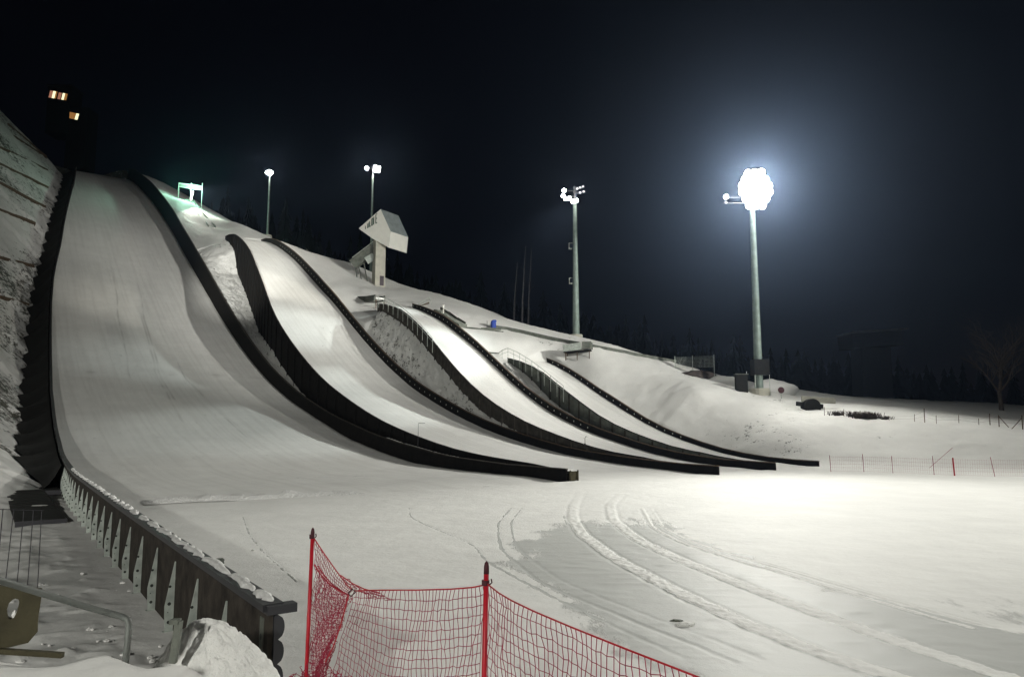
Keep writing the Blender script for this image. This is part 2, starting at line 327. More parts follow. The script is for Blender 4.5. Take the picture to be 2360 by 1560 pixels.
# ================================================================== GROUND
CP = [(246.7,-1.7,91.9),(256.8,4.9,91.1),(266.6,13.5,89.5),(184.2,-.1,51.6),(159.4,3.7,36.9),(141.6,4.5,24.3),(103.1,3.4,8.1),(87.3,1.5,3.3),(140.4,1.1,23.0),(57.5,2.1,.6),
 (159,56,42.7),(160.6,60.7,42.1),(157.1,65.6,40.8),(143.7,70.5,34.7),(131.5,73.9,30.9),(125.5,75.5,28.9),(119.6,76.9,26.8),(112.4,80,23.4),(104.4,81,21.2),(99.8,82.3,19.7),
 (95.6,84.7,18.5),(90.8,86.2,16.9),(85.5,86.9,15.3),(79.5,88.4,13.7),(73.7,89.6,11.3),(67.6,87.8,9.5),(62.1,85.2,8.4),(71.2,103.4,10),(74.1,120,9.2),(75.1,135.9,9.2),
 (70.3,159.9,8.7),(66.3,182.7,8),(58.8,193.3,7.6),(138.1,64.6,32.3),(93.4,71.5,18.6),(82.4,72.4,15.2),(64.5,74.9,8.4),(51,72,3.4),(55.6,80.5,5.9),(51.4,83,5.5),
 (43.3,87.5,4.5),(34.9,95.8,3.7),(31,101.3,3.3),(43.6,73.5,1.25),(37,76.5,1.2),(30.5,82,1.1),(269.3,27,90.8),(267.6,34.5,89),(243.9,40.2,77),(224,44,66),
 (195.6,46,53.9),(207.2,45.2,59.7),(186.8,48,51.6),(197.9,49.6,57.0),(176,80,38),(217,65,59.0),(216,42.9,65.8),
 (300,20,94),(340,20,104),(340,90,82),(300,70,76),(340,-60,120),(250,-40,96),(180,-40,52),(120,-40,22),(60,-40,4),(420,20,122),(420,150,88),(260,120,48),(200,140,28),(140,140,17),
 (110,110,14),(110,180,8),(60,260,6),(110,260,7),(0,-40,1.5),(-40,0,1.5),(-40,60,0.5),(-40,140,0.5),(10,150,2.0),(20,120,2.2),(0,-5,0.3),(20,-5,.2),(35,-6,.4),(20,1,0),(35,1,0),(44,1.5,0),(10,1,0)]
for k in (1, 2, 3, 4):
    A0, B0, xs, zs, ws = HILL[k]
    for t in np.arange(4, xs[-1], 5 if k == 1 else 7):
        a = A0 + t; z = float(hz(k, a))
        if k == 1:
            CP.append((a, float(bL(1, a)) - 0.4, z - float(drop(1, a))))
            if a > 175: CP.append((a, bR(1) + 0.6, z + float(wall_h(1, a)) - 0.5))
        if k == 2 and a > 117: CP.append((a, bR(2) + 0.8, z + 0.8))
        if k == 3 and a > 90: CP.append((a, bR(3) + 0.8, z + 0.6))
        if k == 4: CP.append((a, bR(4) + 0.5, z + 0.45))
CP = np.array(CP, float)
D = np.hypot(CP[:, None, 0] - CP[None, :, 0], CP[:, None, 1] - CP[None, :, 1])
n_ = len(CP); A_ = np.zeros((n_ + 3, n_ + 3)); A_[:n_, :n_] = -np.sqrt(D * D + 6.0) + np.eye(n_) * 0.3
A_[:n_, n_] = 1; A_[:n_, n_ + 1:] = CP[:, :2]; A_[n_, :n_] = 1; A_[n_ + 1:, :n_] = CP[:, :2].T
_w = np.linalg.solve(A_, np.r_[CP[:, 2], 0, 0, 0])
def Nz(a, b):
    a = np.asarray(a, float); b = np.asarray(b, float); sh = np.broadcast(a, b).shape
    a = np.broadcast_to(a, sh).ravel(); b = np.broadcast_to(b, sh).ravel(); out = np.empty(a.size)
    for s in range(0, a.size, 40000):
        x, y = a[s:s + 40000], b[s:s + 40000]
        d = np.sqrt((x[:, None] - CP[None, :, 0]) ** 2 + (y[:, None] - CP[None, :, 1]) ** 2 + 6.0)
        out[s:s + 40000] = -d @ _w[:n_] + _w[n_] + _w[n_ + 1] * x + _w[n_ + 2] * y
    return out.reshape(sh)
LOGA = [60, 98, 114, 130, 146, 161, 176, 190, 204, 222]
def flat_w(a, b):      # 0 on the outrun's flat, 1 off it
    X = a * U[0] + b * N[0]; Y = a * U[1] + b * N[1]
    e1 = a - 43.0
    e2 = (Y - (76 - (X - 31) * 0.66)) / 1.2
    e = np.where(b > 69, e2, e1)
    e = np.maximum(e, (3.0 - b) * 0.8)
    return sstep(e / 4.0)
def hb(a, b):          # the bank the camera stands on
    X = a * U[0] + b * N[0]; Y = a * U[1] + b * N[1]
    z = 2.7 * sstep((9.5 - Y) / 5.5)
    z = z + 0.50 * np.exp(-((Y - 6.1) / 0.85) ** 2) * sstep((-1.75 - X) / 0.8)
    z = z + 0.95 * np.exp(-(((X + 3.2) / 1.7) ** 2 + ((Y - 9.3) / 1.5) ** 2))
    return z
def ground_z(a, b, detail=True):
    a = np.asarray(a, float); b = np.asarray(b, float)
    fw = flat_w(a, b)
    # spectator slope left of the tallest hill: climbs away from its wall in low terraces
    zN = Nz(a, b); dl = bL(1, a) - b
    side = hz(1, a) - drop(1, a) + np.interp(a, [44, 70, 110, 283], [0.25, 0.75, 1.0, 1.0]) * np.minimum(np.maximum(dl - 0.8, 0), 26)
    st = np.interp(a, LOGA, np.arange(len(LOGA)) + 0.0); fr = st - np.floor(st)
    side = side + (0.20 * vnoise(a, b, 3.3) + 0.15 * vnoise(a + 7, b, 0.9) + 0.10 * vnoise(a, b + 9, 1.7)) * sstep((dl - 1.5) / 3)
    side = side + np.where((a > LOGA[0]) & (a < LOGA[-1]), 0.7 * (0.5 - fr) * sstep(dl / 3.0), 0)
    wl = sstep((dl - 0.1) / 0.8) * sstep((a - 48) / 14) * (1 - sstep((a - 268) / 18)) * (1 - sstep((dl - 30) / 20))
    zN = zN * (1 - wl) + side * wl
    z = zN * fw + hb(a, b)
    far = sstep((np.hypot(a - 100, b - 40) - 350) / 150); z = z * (1 - far) + far * np.clip(z, -2, 110)
    if detail:
        z = z + fw * (0.10 * vnoise(a, b, 3.1) + 0.08 * vnoise(a + 9, b, 1.1) + 0.05 * vnoise(a + 2, b + 5, 0.6)) + 0.012 * vnoise(a, b, 1.7) + 0.03 * vnoise(a, b, 9)
        z = z + np.where(hb(a, b) > 0.25, 0.05 * vnoise(a, b, 0.5) + 0.03 * vnoise(a, b, 0.23), 0)
        # lumpy trodden snow outside the near wall
        lm = sstep((3.2 - b) / 0.8) * sstep((42 - a) / 8)
        z = z + lm * (0.06 * vnoise(a, b, 0.7) + 0.07 * np.maximum(vnoise(a + 5, b + 3, 0.35), 0) ** 2)
    return z
def zfloor(a, b):
    f = np.full(np.broadcast(a, b).shape, 1e9)
    for k in (1, 2, 3, 4):
        A0 = HILL[k][0]; z = hz(k, a); l = bL(k, a)
        inn = (a > A0 - 4) & (a < TOP[k] - 0.5) & (b > l - 0.12) & (b < bR(k) + 0.12)
        f = np.where(inn, np.minimum(f, z + 0.01 - 0.7 * sstep((a - A0 - 6.5) / 6)), f)
        if k > 1:
            inn = (a > A0 + 6) & (a < TOP[k] - 1.0) & (b >= bR(k - 1) - 0.1) & (b <= l + 0.12)
            f = np.where(inn, np.minimum(f, np.minimum(hz(k - 1, a), z - drop(k, a)) - 0.7), f)
    return f
def axis(knots):       # knots: (position, step)
    out = [knots[0][0]]; P = [k[0] for k in knots]; Q = [k[1] for k in knots]
    while out[-1] < P[-1]: out.append(out[-1] + float(np.interp(out[-1], P, Q)))
    return np.array(out)
ax_a = axis([(-700, 120), (-60, 8), (-16, 0.5), (-4, 0.12), (0, 0.07), (3, 0.055), (20, 0.055), (30, 0.10), (36, 0.16), (48, 0.35), (100, 0.6), (270, 1.0), (340, 8), (900, 120)])
ax_b = axis([(-500, 100), (-60, 6), (-12, 0.5), (-4, 0.14), (3, 0.08), (6, 0.06), (20, 0.06), (30, 0.12), (38, 0.16), (50, 0.3), (72, 0.35), (110, 0.8), (200, 4), (800, 100)])
GA, GB = np.meshgrid(ax_a, ax_b, indexing='ij')
GZ = ground_z(GA, GB)
GX = GA * U[0] + GB * N[0]; GY = GA * U[1] + GB * N[1]
# tracks and scraped ice on the outrun
TR = {'A': [(4.47,48.38),(3.29,39.98),(2.74,34.54),(2.73,29.38),(3.2,24.75),(3.84,21.4),(4.42,18.87),(4.93,17.02),(5.46,15.25),(5.99,14.06),(6.52,13.2),(7.18,12.0)],
 'B': [(6.56,45.48),(5.2,39.98),(4.5,33.93),(4.69,27.78),(5.33,23.98),(6.06,20.83),(6.63,18.42),(7.15,16.7),(7.57,15.25),(8.01,14.19),(8.39,13.27),(8.86,12.0)],
 'C': [(6.56,37.98),(5.81,31.17),(6.1,27.39),(7.0,23.98),(7.84,21.7),(8.76,18.82),(9.8,16)],
 'E': [(-4.4,42.43),(-5.49,40.19),(-4.65,34.7),(-3.12,30.91),(-2.31,29.15),(-1.29,26.82),(-.83,23.69),(-.1,21.88),(.88,19.28),(2.05,16.46),(3.28,13.87)],
 'F': [(0,38.56),(-.58,32.77),(-.51,28.72),(-.34,25.83),(.2,23.12),(.72,20.77),(1.55,18.87),(2.57,16.81),(4.06,13.87)],
 'G': [(-12.48,35.02),(-10.27,29.6),(-8.75,26.36),(-7.19,23.33),(-5.73,20.55)]}
ICE_R = [(7.9,44),(7.74,37.98),(7.24,28.82),(7.93,24.75),(8.51,21.11),(9.46,18.42),(10.64,16.35),(11.71,14.63),(13.5,12)]
ICE_L = [(4.5,44),(2.11,36.7),(0,31.42),(-1.06,26.54),(-1.16,22.65),(-.32,18.82),(.64,16.12),(1.3,13.63),(1.52,12)]
def smooth_line(L, n=8):
    P = np.array(L, float); t = np.r_[0, np.cumsum(np.hypot(*np.diff(P, axis=0).T))]; s = np.arange(0, t[-1], 0.35)
    Q = np.stack([np.interp(s, t, P[:, 0]), np.interp(s, t, P[:, 1])], 1)
    for _ in range(n): Q[1:-1] = (Q[:-2] + Q[2:] + 2 * Q[1:-1]) / 4
    return Q
def dist_line(x, y, Q):
    d = np.full(x.shape, 1e9)
    for (x0, y0), (x1, y1) in zip(Q[:-1], Q[1:]):
        ex, ey = x1 - x0, y1 - y0; k = np.clip(((x - x0) * ex + (y - y0) * ey) / (ex * ex + ey * ey), 0, 1)
        d = np.minimum(d, np.hypot(x - x0 - k * ex, y - y0 - k * ey))
    return d
near = (GX > -16) & (GX < 18) & (GY > 9) & (GY < 52)
xn, yn = GX[near], GY[near]
r_ = np.array(sorted(ICE_R, key=lambda p: p[1])); l_ = np.array(sorted(ICE_L, key=lambda p: p[1]))
xr = np.interp(yn, r_[:, 1], r_[:, 0]); xl = np.interp(yn, l_[:, 1], l_[:, 0])
wob = 0.35 * vnoise(xn, yn, 1.3) + 0.2 * vnoise(xn, yn, 0.5)
ice = sstep((xr - xn + wob) / 1.1) * sstep((xn - xl + 1.4 * wob) / 2.6) * sstep((40 - yn) / 14) * 1.0
ice += sstep((xn - xr) / 0.4) * sstep((19 + xn * 0.35 - yn) / 6) * 0.42
ice += 0.30 * sstep((xn - xl + 5) / 3) * sstep((xl - xn + 0.5) / 1.5) * sstep((26 - yn) / 10)
zt = np.zeros_like(xn)
for k, (hw, hgt) in {'A': (0.24, 0.012), 'B': (0.23, 0.012), 'C': (0.06, 0.02), 'E': (0.045, -0.012), 'F': (0.06, -0.015), 'G': (0.035, -0.012), 'C2': (0.035, 0.015), 'A2': (0.03, -0.008), 'F2': (0.05, -0.010)}.items():
    Q = smooth_line(TR[k[0]])
    if k == 'C2': Q = Q + np.array([0.45, 0.1])
    if k == 'A2': Q = Q + np.array([-0.36, -0.1])
    if k == 'F2': Q = Q + np.array([0.55, 0.2])
    d = dist_line(xn, yn, Q) + 0.03 * vnoise(xn, yn, 0.22) + 0.02 * vnoise(xn, yn, 0.1)
    m = sstep((hw + 0.03 - d) / 0.06) * sstep((47 - yn) / 12)
    if hgt > 0:
        ice *= (1 - m * 1.0); zt += m * (hgt + (0.018 * vnoise(xn, yn, 0.11) + 0.02 * np.maximum(vnoise(xn, yn, 0.06), 0)) * (hw > 0.1)) - 0.018 * np.exp(-((d - hw - 0.06) / 0.04) ** 2)
    else: zt += m * hgt; ice += m * 0.7
zt += 0.02 * sstep((ice - 0.3) / 0.3) * np.maximum(vnoise(xn * 0.5, yn, 0.33), 0)
ICEA = np.zeros_like(GA); ICEA[near] = np.clip(ice, 0, 1.2)
GZ[near] += zt
GZ = np.minimum(GZ, zfloor(GA, GB))
# where thin snow shows the turf
DIRT = np.full_like(GA, -0.35)
tl = sstep((bL(1, GA) - GB) / 1.5) * sstep((GA - 60) / 30); DIRT = np.where(tl > 0.3, 0.07 + 0.08 * vnoise(GA, GB, 9.0), DIRT)
rb = (GB > 69.5) & (GA > 20) & (GA < 120); DIRT = np.where(rb, -0.055 + 0.11 * vnoise(GA, GB, 6.0), DIRT)
DIRT = np.where((GB > 86) & (GA > 30) & (GA < 62), -0.07, DIRT)
DIRT = np.where((GA > 173) & (GB > 34) & (GB < 60), -0.03, DIRT)
DIRT = np.where(GA > 275, 0.2, DIRT)
ground = grid_mesh("ground", np.stack([GX, GY, GZ], -1), M['snow_ground'], attrs={'ice': ICEA, 'dirt': DIRT})
tag(ground, kind='structure')
def gz(x, y):
    a, b = AB(x, y); return float(ground_z(a, b, False))

# embankments between neighbouring hills (steep rough snow from one hill's wall up to the next hill's foot)
for k in (2, 3, 4):
    A0 = HILL[k][0]; aa = np.arange(A0 + 3, TOP[k] - 0.4, 0.35); ss = np.linspace(0, 1, 22)
    a, s = np.meshgrid(aa, ss, indexing='ij')
    b0 = bR(k - 1) + 0.16; b1 = bL(k, a) - 0.02
    z0 = hz(k - 1, a) + wall_h(k - 1, a) - np.minimum(wall_h(k - 1, a) * 0.4, 0.7) ; z1 = hz(k, a) - drop(k, a)
    z1 = np.maximum(z1, z0 + 0.05)
    prof = s ** 1.15
    rn = (0.34 * vnoise(a, s * 9, 1.6) + 0.26 * vnoise(a, s * 14 + 4, 0.7) + 0.16 * vnoise(a + 3, s * 20, 0.45)) * np.sin(np.pi * s) ** 0.5 * sstep((a - A0 - 5) / 25)
    if k == 2: rn *= 1.1
    b = b0 + (b1 - b0) * s; z = z0 + (z1 - z0) * prof + rn * 0.6
    P = np.stack([a * U[0] + b * N[0] - rn * N[0] * 0.3, a * U[1] + b * N[1], z], -1)
    di = np.full_like(a, 0.025 if k == 2 else (0.02 if k == 3 else -0.06)) + 0.06 * vnoise(a, s * 7, 5)
    if k == 3: di = np.where((a > A0 + 38) , 0.05, -0.03) + 0.07 * vnoise(a, s * 6, 7)
    e = grid_mesh("embankment", P, M['snow_bank'], attrs={'dirt': di}); tag(e, kind='structure')

# ================================================================== SKI JUMPS
HL = {1: 'tallest and widest ski jump landing hill, dark boards along both edges', 2: 'second tallest ski jump landing hill, cream lit snow beside the tallest',
      3: 'middle small ski jump landing hill with the brightest white snow', 4: 'smallest ski jump landing hill, farthest from the tallest'}
def strip_wall(parent, name, aa, bf, zb, zt, th, mats, dots=False):
    m = MB(); P = []
    for a, b, z0, z1 in zip(aa, bf, zb, zt):
        P += [W(a, b, z0), W(a, b, z1), W(a, b + th, z1), W(a, b + th, z0)]
    n = len(aa); F = []
    for i in range(n - 1):
        for j in range(4):
            F.append((4 * i + j, 4 * i + 4 + j, 4 * i + 4 + (j + 1) % 4, 4 * i + (j + 1) % 4))
    F += [(0, 1, 2, 3), (4 * n - 1, 4 * n - 2, 4 * n - 3, 4 * n - 4)]
    m.add(P, F)
    for a, b, z, w_, h_ in (dots or []):
        q = [W(a, b - 0.01, z), W(a + w_, b - 0.01, z), W(a + w_, b - 0.01, z + h_), W(a, b - 0.01, z + h_)]
        m.add(q, [(0, 1, 2, 3)], 1)
    return m.build(name, mats, parent)
roots = {}
for k in (1, 2, 3, 4):
    A0, B0, xs, zs, ws = HILL[k]
    root = empty('ski_jump', W(A0, B0 - ws[0] / 2, 0)); inv = Matrix.Translation(-root.location)
    tag(root, HL[k], 'ski jump', 'ski jumps side by side'); roots[k] = root
    aa = np.arange(A0 + 0.5, TOP[k] + 0.01, 0.7 if k == 1 else 0.5); nb = {1: 60, 2: 34, 3: 24, 4: 20}[k]
    nb = 190 if k == 1 else nb
    a, s = np.meshgrid(aa, np.linspace(0, 1, nb), indexing='ij')
    b = bL(k, a) + (B0 - bL(k, a)) * s
    mark = np.zeros_like(a)
    if k == 1:
        for b0_, b1_, a0_, a1_, wd in ((0.42, 0.50, 85, 150, .16), (0.45, 0.53, 95, 165, .12), (0.33, 0.38, 110, 170, .12), (0.62, 0.58, 80, 130, .10)):
            f = np.clip((a - a0_) / (a1_ - a0_), 0, 1); c_ = bL(1, a) + (B0 - bL(1, a)) * (b0_ + (b1_ - b0_) * f)
            mark += np.exp(-((b - c_ - .25 * vnoise(a, a * 0, 9)) / wd) ** 2) * sstep((a - a0_) / 12) * sstep((a1_ - a) / 12) * (0.5 + 0.5 * vnoise(a, b, 2.0))
        mark += 0.8 * np.exp(-((a - 118 - 1.2 * vnoise(b, a * 0, 5)) / .5) ** 2) * np.maximum(vnoise(b, a * 0 + 4, 1.3), 0)
    z = hz(k, a) + 0.05 - 0.17 * (1 - sstep((a - A0) / 5)) + 0.035 * vnoise(a, b, 4.0) * sstep((a - A0 - 2) / 10) + 0.015 * vnoise(a, b, 1.0)
    P = np.stack([a * U[0] + b * N[0], a * U[1] + b * N[1], z], -1) - np.array(root.location)
    grid_mesh('landing_slope', P, M['snow_slope'], root, attrs={'mark': np.clip(mark, 0, 1)})
    # right wall, seen on its inner face
    aa = np.arange(A0 - (0.0), TOP[k] + 0.01, 1.0); h = wall_h(k, aa); z = hz(k, aa)
    ds = []
    if k > 1:
        sp = {2: 1.5, 3: 1.3, 4: 1.3}[k]
        lo = {2: 42, 3: 26, 4: 18}[k]; hi = {2: 118, 3: 74, 4: 44}[k]
        for t in np.arange(lo, hi, sp):
            a_ = A0 + t; ds.append((a_, B0, float(hz(k, a_)) + float(wall_h(k, a_)) * 0.48, 0.17, 0.20))
    wr = strip_wall(root, 'side_wall', aa, np.full(len(aa), B0), z - 1.2, z + h, 0.14, [M['board'], M['dots']], ds)
    # wooden capping on the right wall
    m = MB()
    for i in range(len(aa) - 1):
        m.bar(W(aa[i], B0 + 0.07, z[i] + h[i] + 0.05), W(aa[i + 1] + 0.02, B0 + 0.07, z[i + 1] + h[i + 1] + 0.05), 0.24, 0.07)
    cp = m.build('cap_rail', M['wood'] if k > 1 else M['board_light'], root)
    for o in (wr, cp): o.data.transform(inv)
    # left wall, seen on its outer face
    a0 = A0 if k > 2 else (43.7 if k == 2 else 10.75)
    aa = np.arange(a0, TOP[k] + 0.01, 1.0); z = hz(k, aa); l = bL(k, aa) - 0.10
    if k == 1: rh = np.interp(aa, [10, 60, 90], [1.68, 1.68, 1.3]); lo = np.where(aa < 45, -0.1, z - drop(1, aa) - 1.2)
    else: rh = np.interp(aa - A0, [0, 8, TOP[k] - A0 - 9, TOP[k] - A0], [0.5, 0.95, 1.1, 0.12]); lo = z - np.maximum(drop(k, aa), 0.1) - 0.5
    if k in (2,): rh = rh * 0.9
    mt = {1: M['board_near'], 2: M['board'], 3: M['board_light'], 4: M['board_grey']}[k]
    wl = strip_wall(root, 'side_wall', aa, l, lo, z + rh, 0.12, [mt]); wl.data.transform(inv)
    # posts on the outer face
    if k == 1: pp = [(a_, 0) for a_ in np.arange(12.95, 12.95 + 2.13 * 36, 2.13)]
    else: pp = [(a_, 0) for a_ in np.arange(A0 + 8, TOP[k] - 1, {2: 3.2, 3: 2.6, 4: 2.2}[k])]
    proto = {}
    for i, (a_, _) in enumerate(pp):
        bl = float(np.interp(a_, aa, l)); zz = float(np.interp(a_, aa, z)); r_h = float(np.interp(a_, aa, rh))
        if k == 1:
            foot = max(0.0, zz - float(drop(1, a_)) if a_ > 45 else 0.0); hgt = zz + r_h - 0.28 - foot
            if not proto:
                m = MB(); H_ = 1.4        # tapered gusset plate with three holes, unit built 1.4 m tall
                m.prism([(-0.05, 0.0), (-0.16, 0.0), (-0.18, 0.50), (-0.02, H_), (0.0, H_), (0.0, 0.0)], -0.02, 0.02, 0)
                m.prism([(-0.20, -0.02), (0.0, -0.02), (0.0, 0.0), (-0.20, 0.0)], -0.06, 0.06, 0)
                for hz_, rr in ((0.18, 0.034), (0.55, 0.036), (0.90, 0.028)):
                    m.add([(-0.095 + rr * math.cos(q), -0.0235, hz_ + rr * math.sin(q)) for q in np.linspace(0, 2 * math.pi, 13)[:-1]], [tuple(range(12))], 1)
                m.add([(-0.115 + 0.012 * math.cos(q), -0.0235, 0.38 + 0.012 * math.sin(q)) for q in np.linspace(0, 2 * math.pi, 9)[:-1]], [tuple(range(8))], 1)
                proto['m'] = m.build('support_post', [M['galv'], M['hole']], wl)
                o = proto['m']
            else: o = proto['m'].copy(); C.objects.link(o)
            o.location = Vector(W(a_, bl - 0.005, foot)) - root.location; o.rotation_euler = (0, 0, math.atan2(N[1], N[0]))
            o.scale = (1, 1, max(hgt, 0.4) / 1.4)
            if i and i < 60: pass
        else:
            base = zz - float(drop(k, a_)) - 0.5
            if not proto:
                m = MB(); m.box((-0.07, 0, 0.5), (0.13, 0.14, 1.0)); proto['m'] = m.build('support_post', M['board'] if k == 2 else M['board_light'], wl); o = proto['m']
            else: o = proto['m'].copy(); C.objects.link(o)
            o.location = Vector(W(a_, bl - 0.003, base)) - root.location; o.rotation_euler = (0, 0, math.atan2(N[1], N[0]))
            o.scale = (1, 1, zz + r_h - 0.08 - base)
    # rail on the outer rim
    if k != 1:
        m = MB()
        for i in range(len(aa) - 1):
            m.bar(W(aa[i], l[i] + 0.04, z[i] + rh[i] + 0.03), W(aa[i + 1] + 0.02, l[i + 1] + 0.04, z[i + 1] + rh[i + 1] + 0.03), 0.20, 0.06)
        o = m.build('cap_rail', M['board'], root); o.data.transform(inv)
    if k in (3, 4):       # walkway railing near the knoll
        m = MB(); t0 = TOP[k] - (22 if k == 3 else 14); ra = np.arange(t0, TOP[k] + 2.6, 1.9 if k == 3 else 1.5)
        pts = []
        for a_ in ra:
            bl = float(bL(k, min(a_, TOP[k]))) - 0.35; zz = float(hz(k, min(a_, TOP[k]))) + 0.2
            tp = 1.5 - max(0, a_ - TOP[k]) * 0.35
            m.bar(W(a_, bl, zz - 0.6), W(a_, bl, zz + tp), 0.06, 0.06); pts.append(W(a_, bl, zz + tp))
        m.tube(pts, 0.045, 6); m.tube([(x, y, z_ - 0.55) for x, y, z_ in pts], 0.03, 6)
        o = m.build('railing', M['galv'], root); o.data.transform(inv)
    if k == 1:            # black sheet sloping from rim to ground, added as the shade band
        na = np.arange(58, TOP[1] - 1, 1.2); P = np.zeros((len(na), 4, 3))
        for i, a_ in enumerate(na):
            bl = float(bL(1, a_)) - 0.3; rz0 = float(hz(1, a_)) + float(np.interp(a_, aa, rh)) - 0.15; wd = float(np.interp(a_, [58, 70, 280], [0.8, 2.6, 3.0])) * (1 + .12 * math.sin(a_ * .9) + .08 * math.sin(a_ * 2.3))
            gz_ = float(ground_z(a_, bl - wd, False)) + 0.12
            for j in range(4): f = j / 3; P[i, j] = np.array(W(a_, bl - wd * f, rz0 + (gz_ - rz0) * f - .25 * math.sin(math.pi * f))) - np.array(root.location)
        grid_mesh('shade_sheet', P, M['mat_black'], root)
    if k == 1:            # black capping with patches of snow, and the corrugated end
        m = MB(); za = 1.68
        for i in range(len(aa) - 1):
            m.bar(W(aa[i], l[i] + 0.07, z[i] + rh[i] + 0.04), W(aa[i + 1] + 0.02, l[i + 1] + 0.07, z[i + 1] + rh[i + 1] + 0.04), 0.30, 0.10)
        o = m.build('cap_rail', M['steel_dark'], root); o.data.transform(inv)
        rr = rnd(3); a_ = 10.9
        while a_ < 48:
            m = MB()
            L_ = rr.uniform(0.25, 1.5) * (1.3 if a_ < 20 else 0.8); bl = float(np.interp(a_, aa, l)) + 0.08
            n_s = 8; pts = []; rad = []
            for q in range(n_s + 1):
                f = q / n_s; aq = a_ + L_ * f
                pts.append(W(aq, bl + rr.uniform(-.03, .05), float(np.interp(aq, aa, z + rh)) + 0.09)); rad.append((0.02 + 0.07 * math.sin(math.pi * f) ** 0.5) * rr.uniform(.7, 1.1))
            m.tube(pts, rad, 8); a_ += L_ + rr.uniform(0.0, 0.5) * (0.3 if a_ < 18 else 1.8)
            o = m.build('snow_cap', M['snow_rough'], root, smooth=True); o.data.transform(inv)
        # corrugated section face that closes the wall
        m = MB(); prof = []
        for i in range(25):
            zz = 1.62 - 1.0 * i / 24; prof.append((0.08 + 0.09 * math.sqrt(abs(math.sin(i / 24 * 3 * math.pi))), zz))
        pl = prof + [(0.02, 0.62), (0.02, 1.62)]
        m.prism([(x, z_) for x, z_ in pl], -0.03, 0.10)
        m.box((0.12, 0.03, 1.70), (0.42, 0.20, 0.12))
        o = m.build('wall_end', M['steel_dark'], root); o.location = Vector(W(10.72, 3.50, 0)) - root.location; o.rotation_euler = (0, 0, math.atan2(N[1], N[0]))
        m = MB(); m.box((-0.02, 0.10, 0.95), (0.05, 0.14, 1.2))
        m.add([(-0.047, 0.10 + 0.045 * math.cos(q), 1.28 + 0.045 * math.sin(q)) for q in np.linspace(0, 2 * math.pi, 13)[:-1]], [tuple(range(12))], 1)
        o = m.build('end_post', [M['board_grey'], M['hole']], root); o.location = Vector(W(10.9, 3.48, 0)) - root.location; o.rotation_euler = (0, 0, math.atan2(N[1], N[0]))
    if k == 2:            # snow lying in the gap between the first two hills and the cap where their walls end
        m = MB()
        for i in range(0, 46):
            a_ = 43.6 + i * 0.7; zz = float(hz(1, a_)) + float(wall_h(1, a_)) - 0.02
            m.bar(W(a_, 36.53, zz - 0.05), W(a_ + 0.72, 36.53, zz - 0.03), 0.72, 0.10)
        o = m.build('snow_strip', M['snow_lump'], root); o.data.transform(inv)
        m = MB(); m.bar(W(43.4, 36.15, 0.35), W(43.4, 37.0, 0.35), 0.06, 0.7); m.bar(W(43.3, 36.2, 0.0), W(43.3, 36.2, 0.78), 0.12, 0.1); m.bar(W(43.3, 36.95, 0.0), W(43.3, 36.95, 0.78), 0.12, 0.1)
        o = m.build('wall_end', M['concrete_dark'], root); o.data.transform(inv)
# ================================================================== INRUNS
def inrun(name, pts, width, label, side, m_side, m_bed):
    p0 = Vector(pts[-1]); root = empty(name, p0); tag(root, label, 'inrun', None); inv = Matrix.Translation(-p0)
    n2 = Vector((N[0], N[1], 0))
    m = MB(); v = []
    for p in pts:
        p = Vector(p); v += [p - n2 * width / 2, p + n2 * width / 2, p + n2 * width / 2 - Vector((0, 0, .35)), p - n2 * width / 2 - Vector((0, 0, .35))]
    F = []
    for i in range(len(pts) - 1):
        for j in range(4): F.append((4 * i + j, 4 * i + (j + 1) % 4, 4 * i + 4 + (j + 1) % 4, 4 * i + 4 + j))
    F += [(3, 2, 1, 0), tuple(4 * (len(pts) - 1) + q for q in range(4))]
    m.add(v, F); o = m.build('track_bed', m_bed, root); o.data.transform(inv)
    for s in (-1, 1):
        m = MB()
        for p, q in zip(pts[:-1], pts[1:]):
            p = Vector(p) + n2 * s * (width / 2 + 0.08); q = Vector(q) + n2 * s * (width / 2 + 0.08)
            m.bar(p + Vector((0, 0, side / 2 - 0.3)), q + Vector((0, 0, side / 2 - 0.3)), 0.12, side + 0.5)
        o = m.build('side_board', m_side, root); o.data.transform(inv)
    for s in (-0.22, 0.22):
        m = MB()
        for p, q in zip(pts[:-1], pts[1:]): m.bar(Vector(p) + n2 * s + Vector((0, 0, .03)), Vector(q) + n2 * s + Vector((0, 0, .03)), 0.10, 0.06)
        o = m.build('groove', M['steel_dark'], root); o.data.transform(inv)
    L_ = len(pts)
    for i in range(0, L_, 2):
        p = Vector(pts[i]); g_ = gz(p.x, p.y) - 0.5
        if p.z - g_ > 0.6:
            for s in (-1, 1):
                m = MB(); m.bar((p + n2 * s * width * .45) - Vector((0, 0, .3)), Vector(((p + n2 * s * width * .45).x, (p + n2 * s * width * .45).y, g_)), 0.15, 0.15); o = m.build('trestle', M['wood'], root); o.data.transform(inv)
    return root
I3 = [(-47.37, 163.43, 43.00),(-45.18, 160.36, 40.80),(-41.09, 154.61, 37.14),(-37.42, 149.45, 33.60),(-33.88, 144.48, 30.53),(-32.08, 141.96, 29.21),(-30.72, 140.05, 28.37),(-29.17, 137.87, 27.67),(-27.67, 135.77, 27.15),(-25.47, 132.67, 26.70),(-23.47, 129.85, 26.46)]
inrun('inrun_track', I3, 1.7, 'slim pale inrun curving down past the white judges tower', 0.5, M['board_grey'], M['snow_lump'])
I2 = [(-93.17, 207.75, 68.21),(-89.31, 202.33, 64.79),(-85.63, 197.17, 61.41),(-82.16, 192.30, 58.34),(-79.18, 188.11, 55.89),(-76.64, 184.54, 54.00)]
